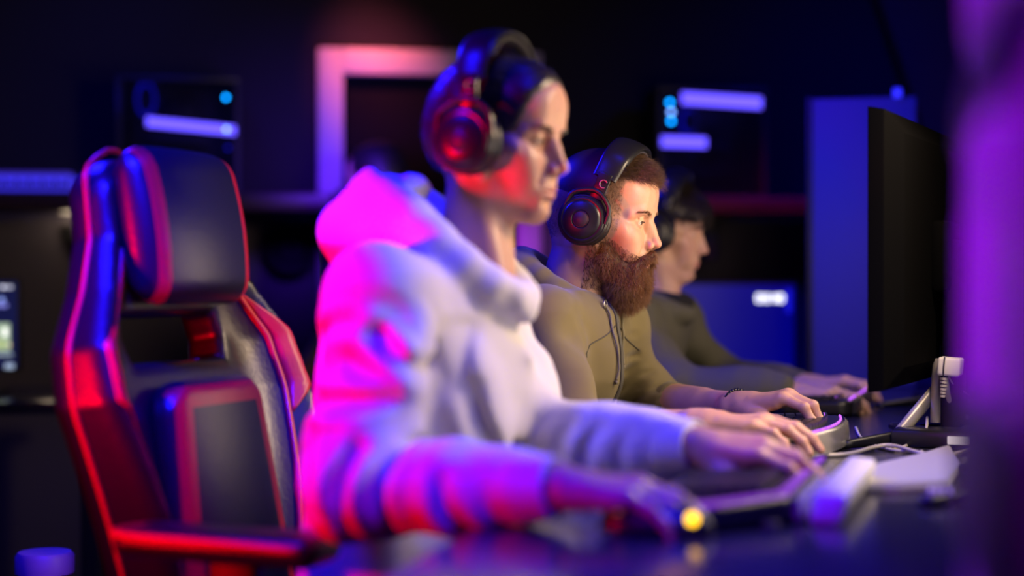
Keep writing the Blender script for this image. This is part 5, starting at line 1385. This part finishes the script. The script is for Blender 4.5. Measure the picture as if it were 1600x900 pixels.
bm = bmesh.new(); box(bm, (-0.016, -0.0615, 0.008), (0.020, -0.059, 0.022), 0.001); bobj('label_plate', bm, emis('glowing_label', (0.8, 0.65, 0.7), 1.0), r)  # brightness of the label is its own emission
tag(r, 'flat black box with a small white label made to glow on the desk behind the cords', 'box')

# ---------------------------------------------------------------- background screens
def blobs(u, v, off, spots, root, ox, oz):
    for (a, b, rr, col, st) in spots:
        s, z = sz(a, b, off); bm = bmesh.new(); box(bm, (s - ox - rr, -0.006, z - oz - rr), (s - ox + rr, -0.003, z - oz + rr), 0.001); bobj('glyph', bm, emis('glyph_light', col, st), root, sharp=30)
# blue screen with a white clock, on a low table by the back wall at the right
off = 0.75; sA, zT = sz(1062, 445, off); sB, zB = sz(1240, 612, off)
r = wroot('monitor', (sA + sB) / 2, off, 0.0); oz = 0
tw = wroot('side_table', (sA + sB) / 2, off, 0.0); tz = zB - 0.05
bm = bmesh.new(); box(bm, (-0.5, -0.3, tz - 0.03), (0.45, 0.3, tz), 0.004); bobj('table_top', bm, M_DESK, tw)
for (x, y) in ((-0.45, -0.25), (0.40, -0.25), (-0.45, 0.25), (0.40, 0.25)): bm = bmesh.new(); box(bm, (x - 0.02, y - 0.02, 0), (x + 0.02, y + 0.02, tz - 0.03)); bobj('leg', bm, M_BLKM, tw)
tag(tw, 'dark table behind the farthest player carrying the blue screen', 'table')
r.location.z = tz; w = sB - sA; h0 = 0.05; h1 = zT - tz
bm = bmesh.new(); box(bm, (-w / 2 - 0.01, -0.002, h0), (w / 2 + 0.01, 0.03, h1 + 0.008), 0.004); box(bm, (-0.03, 0.012, 0.0), (0.03, 0.03, h0 + 0.1), 0.004); box(bm, (-0.12, -0.07, 0.0), (0.12, 0.08, 0.012), 0.004); bobj('housing', bm, M_BLKM, r)
bm = bmesh.new(); box(bm, (-w / 2, -0.004, h0 + 0.008), (w / 2, -0.002, h1), 0.0); bobj('screen', bm, emis('blue_screen', (0.0, 0.0, 0.9), 0.22), r)
for (a, b, ww, hh) in ((1186, 466, .009, .011), (1198, 466, .007, .011), (1210, 466, .006, .010), (1219, 466, .008, .011)):
    s, z = sz(a, b, off); bm = bmesh.new(); x = s - (sA + sB) / 2; zz = z - tz
    box(bm, (x - ww, -0.007, zz - hh), (x - ww * 0.5, -0.004, zz + hh)); box(bm, (x + ww * 0.5, -0.007, zz - hh), (x + ww, -0.004, zz + hh)); box(bm, (x - ww, -0.007, zz + hh * 0.7), (x + ww, -0.004, zz + hh)); box(bm, (x - ww, -0.007, zz - hh), (x + ww, -0.004, zz - hh * 0.7))
    bobj('digit', bm, emis('white_digit', (0.9, 0.9, 1.0), 3.2), r, sharp=30)
bm = bmesh.new(); s, z = sz(1231, 470, off); box(bm, (s - (sA + sB) / 2 - 0.008, -0.007, z - tz - 0.035), (s - (sA + sB) / 2 + 0.010, -0.004, z - tz + 0.035)); bobj('side_bar', bm, emis('bar_light', (0.01, 0.01, 1.0), 0.7), r)
tag(r, 'blue lit screen with white clock digits behind the farthest player', 'monitor', 'screens in the background')
s, z = sz(1242, 588, off - 0.1); g = wroot('power_light', s, off + 0.12, tz); bm = bmesh.new(); box(bm, (-0.05, -0.02, 0), (0.05, 0.02, max(0.02, z - tz + 0.02)), 0.004); bobj('housing', bm, M_BLKM, g)
bm = bmesh.new(); bmesh.ops.create_uvsphere(bm, u_segments=16, v_segments=10, radius=0.008); bmesh.ops.translate(bm, verts=bm.verts, vec=(0, -0.02, z - tz)); bobj('light_dot', bm, emis('teal_light', (0.0, 0.35, 0.85), 2.2), g, sharp=None)
tag(g, 'small black box with a cyan light dot below the clock screen', 'box'); g.name = 'switch_box'

# bright game screen at the far left edge, on a table
off = 0.9; sA, zT = sz(-160, 440, off); sB, zB = sz(27, 580, off); w = sB - sA
tz = zB - 0.06; tw = wroot('side_table', (sA + sB) / 2, off, 0)
bm = bmesh.new(); box(bm, (-0.5, -0.35, tz - 0.03), (0.42, 0.3, tz), 0.004); bobj('table_top', bm, M_DESK, tw)
for (x, y) in ((-0.45, -0.3), (0.37, -0.3), (-0.45, 0.25), (0.37, 0.25)): bm = bmesh.new(); box(bm, (x - 0.02, y - 0.02, 0), (x + 0.02, y + 0.02, tz - 0.03)); bobj('leg', bm, M_BLKM, tw)
tag(tw, 'dark table at the left carrying the bright game screen', 'table')
r = wroot('monitor', (sA + sB) / 2, off, tz); h1 = zT - tz; h0 = 0.06
bm = bmesh.new(); box(bm, (-w / 2 - 0.01, -0.002, h0), (w / 2 + 0.01, 0.03, h1 + 0.008), 0.004); box(bm, (-0.03, 0.012, 0.0), (0.03, 0.03, h0 + 0.1), 0.004); box(bm, (-0.12, -0.07, 0.0), (0.12, 0.08, 0.012), 0.004); bobj('housing', bm, M_BLKM, r)
bm = bmesh.new(); box(bm, (-w / 2, -0.004, h0 + 0.008), (w / 2, -0.002, h1), 0.0); bobj('screen', bm, emis('navy_screen', (0.01, 0.015, 0.12), 0.5), r)
def patch(u0, v0, u1, v1, col, st, name='picture_patch'):
    a, za = sz(u0, v0, off); b, zb = sz(u1, v1, off); bm = bmesh.new(); ox = (sA + sB) / 2; box(bm, (a - ox, -0.006, zb - tz), (b - ox, -0.0045, za - tz), 0.001); bobj(name, bm, emis('patch_light', col, st), r, sharp=30)
for t in ((-150, 446, -20, 452, (.7, .8, 1), .8), (2, 446, 8, 451, (.8, .8, 1), 1.6), (10, 446, 20, 451, (.8, .8, 1), .8), (0, 465, 7, 472, (.3, .4, 1), 1.2), (-6, 474, 12, 480, (.3, .3, 1), .8), (-40, 505, 16, 548, (.45, .6, .42), .9), (4, 512, 13, 526, (.95, .95, .9), 1.6),
          (-2, 530, 8, 545, (.5, .6, .2), 1.0), (12, 536, 17, 542, (.9, .7, .4), 1.2), (-100, 552, 20, 556, (.4, .5, .6), .8), (8, 568, 22, 576, (.4, .5, .7), 1.0), (-120, 470, -60, 540, (.3, .5, .3), .6)): patch(*t[:4], t[4], t[5])
tag(r, 'bright game screen cut off by the left edge of the picture', 'monitor', 'screens in the background')
# warm up-light added on the back wall at the left to make its glow
s, z = sz(112, 352, 0.05); r = wroot('added_wall_lamp', s, 0.03, z - 0.02); bm = bmesh.new(); lathe(bm, [(0, -0.03), (0.03, -0.03), (0.034, 0.02), (0.030, 0.02), (0.027, -0.02), (0, -0.02)], 24); bobj('lamp_body', bm, M_BLKM, r, sharp=30)
bm = bmesh.new(); lathe(bm, [(0, -0.012), (0.024, -0.012), (0.024, -0.004), (0, -0.002)], 20); bobj('bulb', bm, emis('warm_bulb', (1.0, 0.72, 0.45), 3), r)
tag(r, 'small warm lamp added on the wall for its glow, hidden behind the empty headrest', 'lamp')
p = WO + WT * s + WN * 0.10; l = bpy.data.lights.new('added_wall_glow', 'POINT'); l.energy = 0.35; l.color = (1, 0.75, 0.5); l.shadow_soft_size = 0.03
lo_ = bpy.data.objects.new('added_wall_glow', l); COL.objects.link(lo_); lo_.location = (p.x, p.y, z + 0.03)
# coloured lights added, without fixtures, to tint the door frame and the wall
pr_ = WO + WT * ((s0 + s1) / 2 - 0.45) + WN * 0.8
area('door_red_fill', (pr_.x, pr_.y, 2.5), WO + WT * (s0 + 0.2) + Vector((0, 0, z1 - 0.1)), 0.10, 0.8, (1.0, 0.16, 0.18), spread=24)
pv_ = WO + WT * (s1 - 0.35) + WN * 0.6
area('door_violet_fill', (pv_.x, pv_.y, 0.8), WO + WT * (s1 - 0.05) + Vector((0, 0, 1.15)), 0.12, 0.5, (0.4, 0.0, 1.0), spread=50)
area('door_blue_fill', (pr_.x + 0.1, pr_.y, 1.42), WO + WT * (s0 + 0.05) + Vector((0, 0, 1.36)), 0.15, 1.8, (0.12, 0.02, 1.0), spread=75)
area('wall_blue_fill_left', WO + WT * 0.2 + WN * 1.0 + Vector((0, 0, 2.4)), WO + WT * 0.2 + Vector((0, 0, 0.9)), 0.4, 2.5, BLUE, spread=90)
area('wall_blue_fill', WO + WT * 2.9 + WN * 1.2 + Vector((0, 0, 2.4)), WO + WT * 2.6 + Vector((0, 0, 0.9)), 0.4, 4.0, BLUE, spread=90)
# ================================================================ place the players, chairs and headphones
man, frB, JB = bearded_man()
wom, frA, JA = woman()
MOUSE.location = (HAND['mouse'][0], HAND['mouse'][1], DESK + 0.002)
thr, frC, JC = third()
hp = make_headphones()
hp2 = copy_tree(hp); hp3 = copy_tree(hp)
wear(hp, frB, math.radians(14), 'black headphones with round ear cups worn by the bearded player')
wear(hp2, frA, math.radians(-8), 'black headphones worn over the slicked hair of the white hoodie player', sc=1.04)
wear(hp3, frC, math.radians(6), 'black headphones over the dark fringe of the farthest player', sc=1.04)

chair = make_chair(); ch2 = copy_tree(chair); ch3 = copy_tree(chair)
for c_, x, y, rz, lab in ((chair, -0.800, 2.26, -0.14, 'black and red racing chair at the left, behind the white hoodie player'),
                     (ch2, -0.705, 3.03, 0, 'black racing chair of the bearded player, only its thin red top outline showing'),
                     (ch3, -0.76, 3.90, 0, 'black and red racing chair the farthest player sits in')):
    c_.location = (x, y, 0); c_.scale = (1, 1, 0.975 if c_ is chair else 0.955); c_.rotation_euler = (0, 0, rz); tag(c_, lab, 'chair', 'racing chairs')

# person standing in the doorway at the back, only the head above the white hood in view
def passer():
    hp_ = W(578, 262, 4.85); fr = Frame((0.02, 0, 0.05), hp_, pitch=4, yaw=160, scale=0.95)
    hx, hy = hp_.x, hp_.y
    J = dict(pelvis=(hx, hy, 0.92), chest=(hx, hy, 1.15), neck=(hx, hy, 1.27), sR=(hx, hy + 0.17, 1.22), sL=(hx, hy - 0.17, 1.22), eR=(hx + 0.02, hy + 0.24, 0.95), eL=(hx + 0.02, hy - 0.24, 0.95), wR=(hx - 0.12, hy + 0.22, 0.76), wL=(hx - 0.12, hy - 0.22, 0.76))
    J = {k: np.array(v, float) for k, v in J.items()}
    HV, HF = head_clay(0.004, fr.l(J['neck'] - (0, 0, 0.02)), fem=0.4, neck_r=0.054)
    hands = [arm_clay(J['e' + q], J['w' + q], (-0.5, 0, -1), (0.3, (1 if q == 'R' else -1), 0), sd, 0.004, start=0.4) for q, sd in (('R', 1), ('L', -1))]
    c = Clay((hx - 0.35, hy - 0.4, 0.0), (hx + 0.3, hy + 0.4, 1.36), 0.012); P = J['pelvis']
    c.cap(P, J['chest'], 0.10, 0.10, 0, sc=(1, 1.4, 1)); c.cap(J['chest'], J['neck'], 0.08, 0.045, 0.04); c.cap(J['sR'], J['sL'], 0.045, 0.045, 0.04)
    for q in 'RL': c.cap(J['s' + q], J['e' + q], 0.045, 0.036, 0.02); c.cap(J['e' + q], J['w' + q], 0.036, 0.026, 0.01)
    legs = Clay((hx - 0.35, hy - 0.35, 0.0), (hx + 0.2, hy + 0.35, 1.05), 0.012)
    for s in (-1, 1):
        hpv = P + (0, 0.085 * s, 0)
        for cc, g in ((c, 0.0), (legs, 0.014)):
            cc.cap(hpv, (hx - 0.01, hy + 0.10 * s, 0.50), 0.075 + g, 0.055 + g, 0.03); cc.cap((hx - 0.01, hy + 0.10 * s, 0.50), (hx, hy + 0.11 * s, 0.09), 0.052 + g, 0.036 + g, 0.02)
        c.cap((hx, hy + 0.11 * s, 0.045), (hx - 0.15, hy + 0.12 * s, 0.035), 0.036, 0.030, 0.02)
    legs.cap(P + (0, -0.05, 0), P + (0, 0.05, 0.03), 0.115, 0.115, 0.04)
    V, Fc = join([c.mesh(), (fr.w(HV), HF)] + hands); loc = (hx, hy, 0)
    base = (0.55, 0.32, 0.24); p = raw('person', V, Fc, skin_mat('skin_passer', base, base), loc=loc); set_tint(p, np.tile(np.array([*base, 1.0]), (len(V), 1)))
    tag(p, 'dark-haired person at the doorway, face lit red, mostly hidden by the white hood', 'person')
    V2, F2 = legs.mesh(); raw('trousers', V2, F2, M_JEANS, p, loc=loc)
    J2 = dict(J); c = hoodie_clay(J2, 0.008, slack=0.98, waist=0.12, chest=0.115, cuffs=False, hem_z=0.86, fore_to=(0.9, 0.9)); V2, F2 = c.mesh()
    raw('sweatshirt', V2, F2, mat('black_cotton', (0.015, 0.013, 0.016), 0.85), p, loc=loc)
    c = Clay((-0.14, -0.11, -0.12), (0.11, 0.11, 0.15), 0.005); c.ell((-0.013, 0, 0.036), (0.103, 0.083, 0.096)); c.ell((-0.044, 0, -0.005), (0.073, 0.072, 0.072), 0.03); c.plane((0.80, 0, -0.60), 0.010, 0.01); c.plane((0.3, 0, -1), 0.06, 0.01)
    V2, F2 = c.mesh(); raw('hair', fr.w(V2), F2, mat('hair_passer', (0.012, 0.009, 0.01), 0.5), p, loc=loc)
    eyes(fr, p, loc, 0.1); fix_children(p)
passer()
bpy.context.view_layer.update()

# low stool at the lower left corner, just inside the picture
st = W(70, 862, 2.9); r = empty('stool', (st.x, st.y, 0)); bm = bmesh.new()
lathe(bm, [(0, st.z + 0.0), (0.05, st.z), (0.056, st.z - 0.008), (0.056, st.z - 0.04), (0.045, st.z - 0.05), (0, st.z - 0.05)], 36); bobj('seat', bm, mat('pink_seat', (0.45, 0.12, 0.16), 0.5), r, sharp=40)
for k in range(4):
    a = PI / 4 + k * PI / 2; bm = bmesh.new(); cyl(bm, (0.035 * math.cos(a), 0.035 * math.sin(a), st.z - 0.045), (0.13 * math.cos(a), 0.13 * math.sin(a), 0.0), 0.009, 0.011, n=14); bobj('leg', bm, M_BLKM, r)
tag(r, 'small round stool at the lower left corner', 'stool')
bpy.context.view_layer.update()
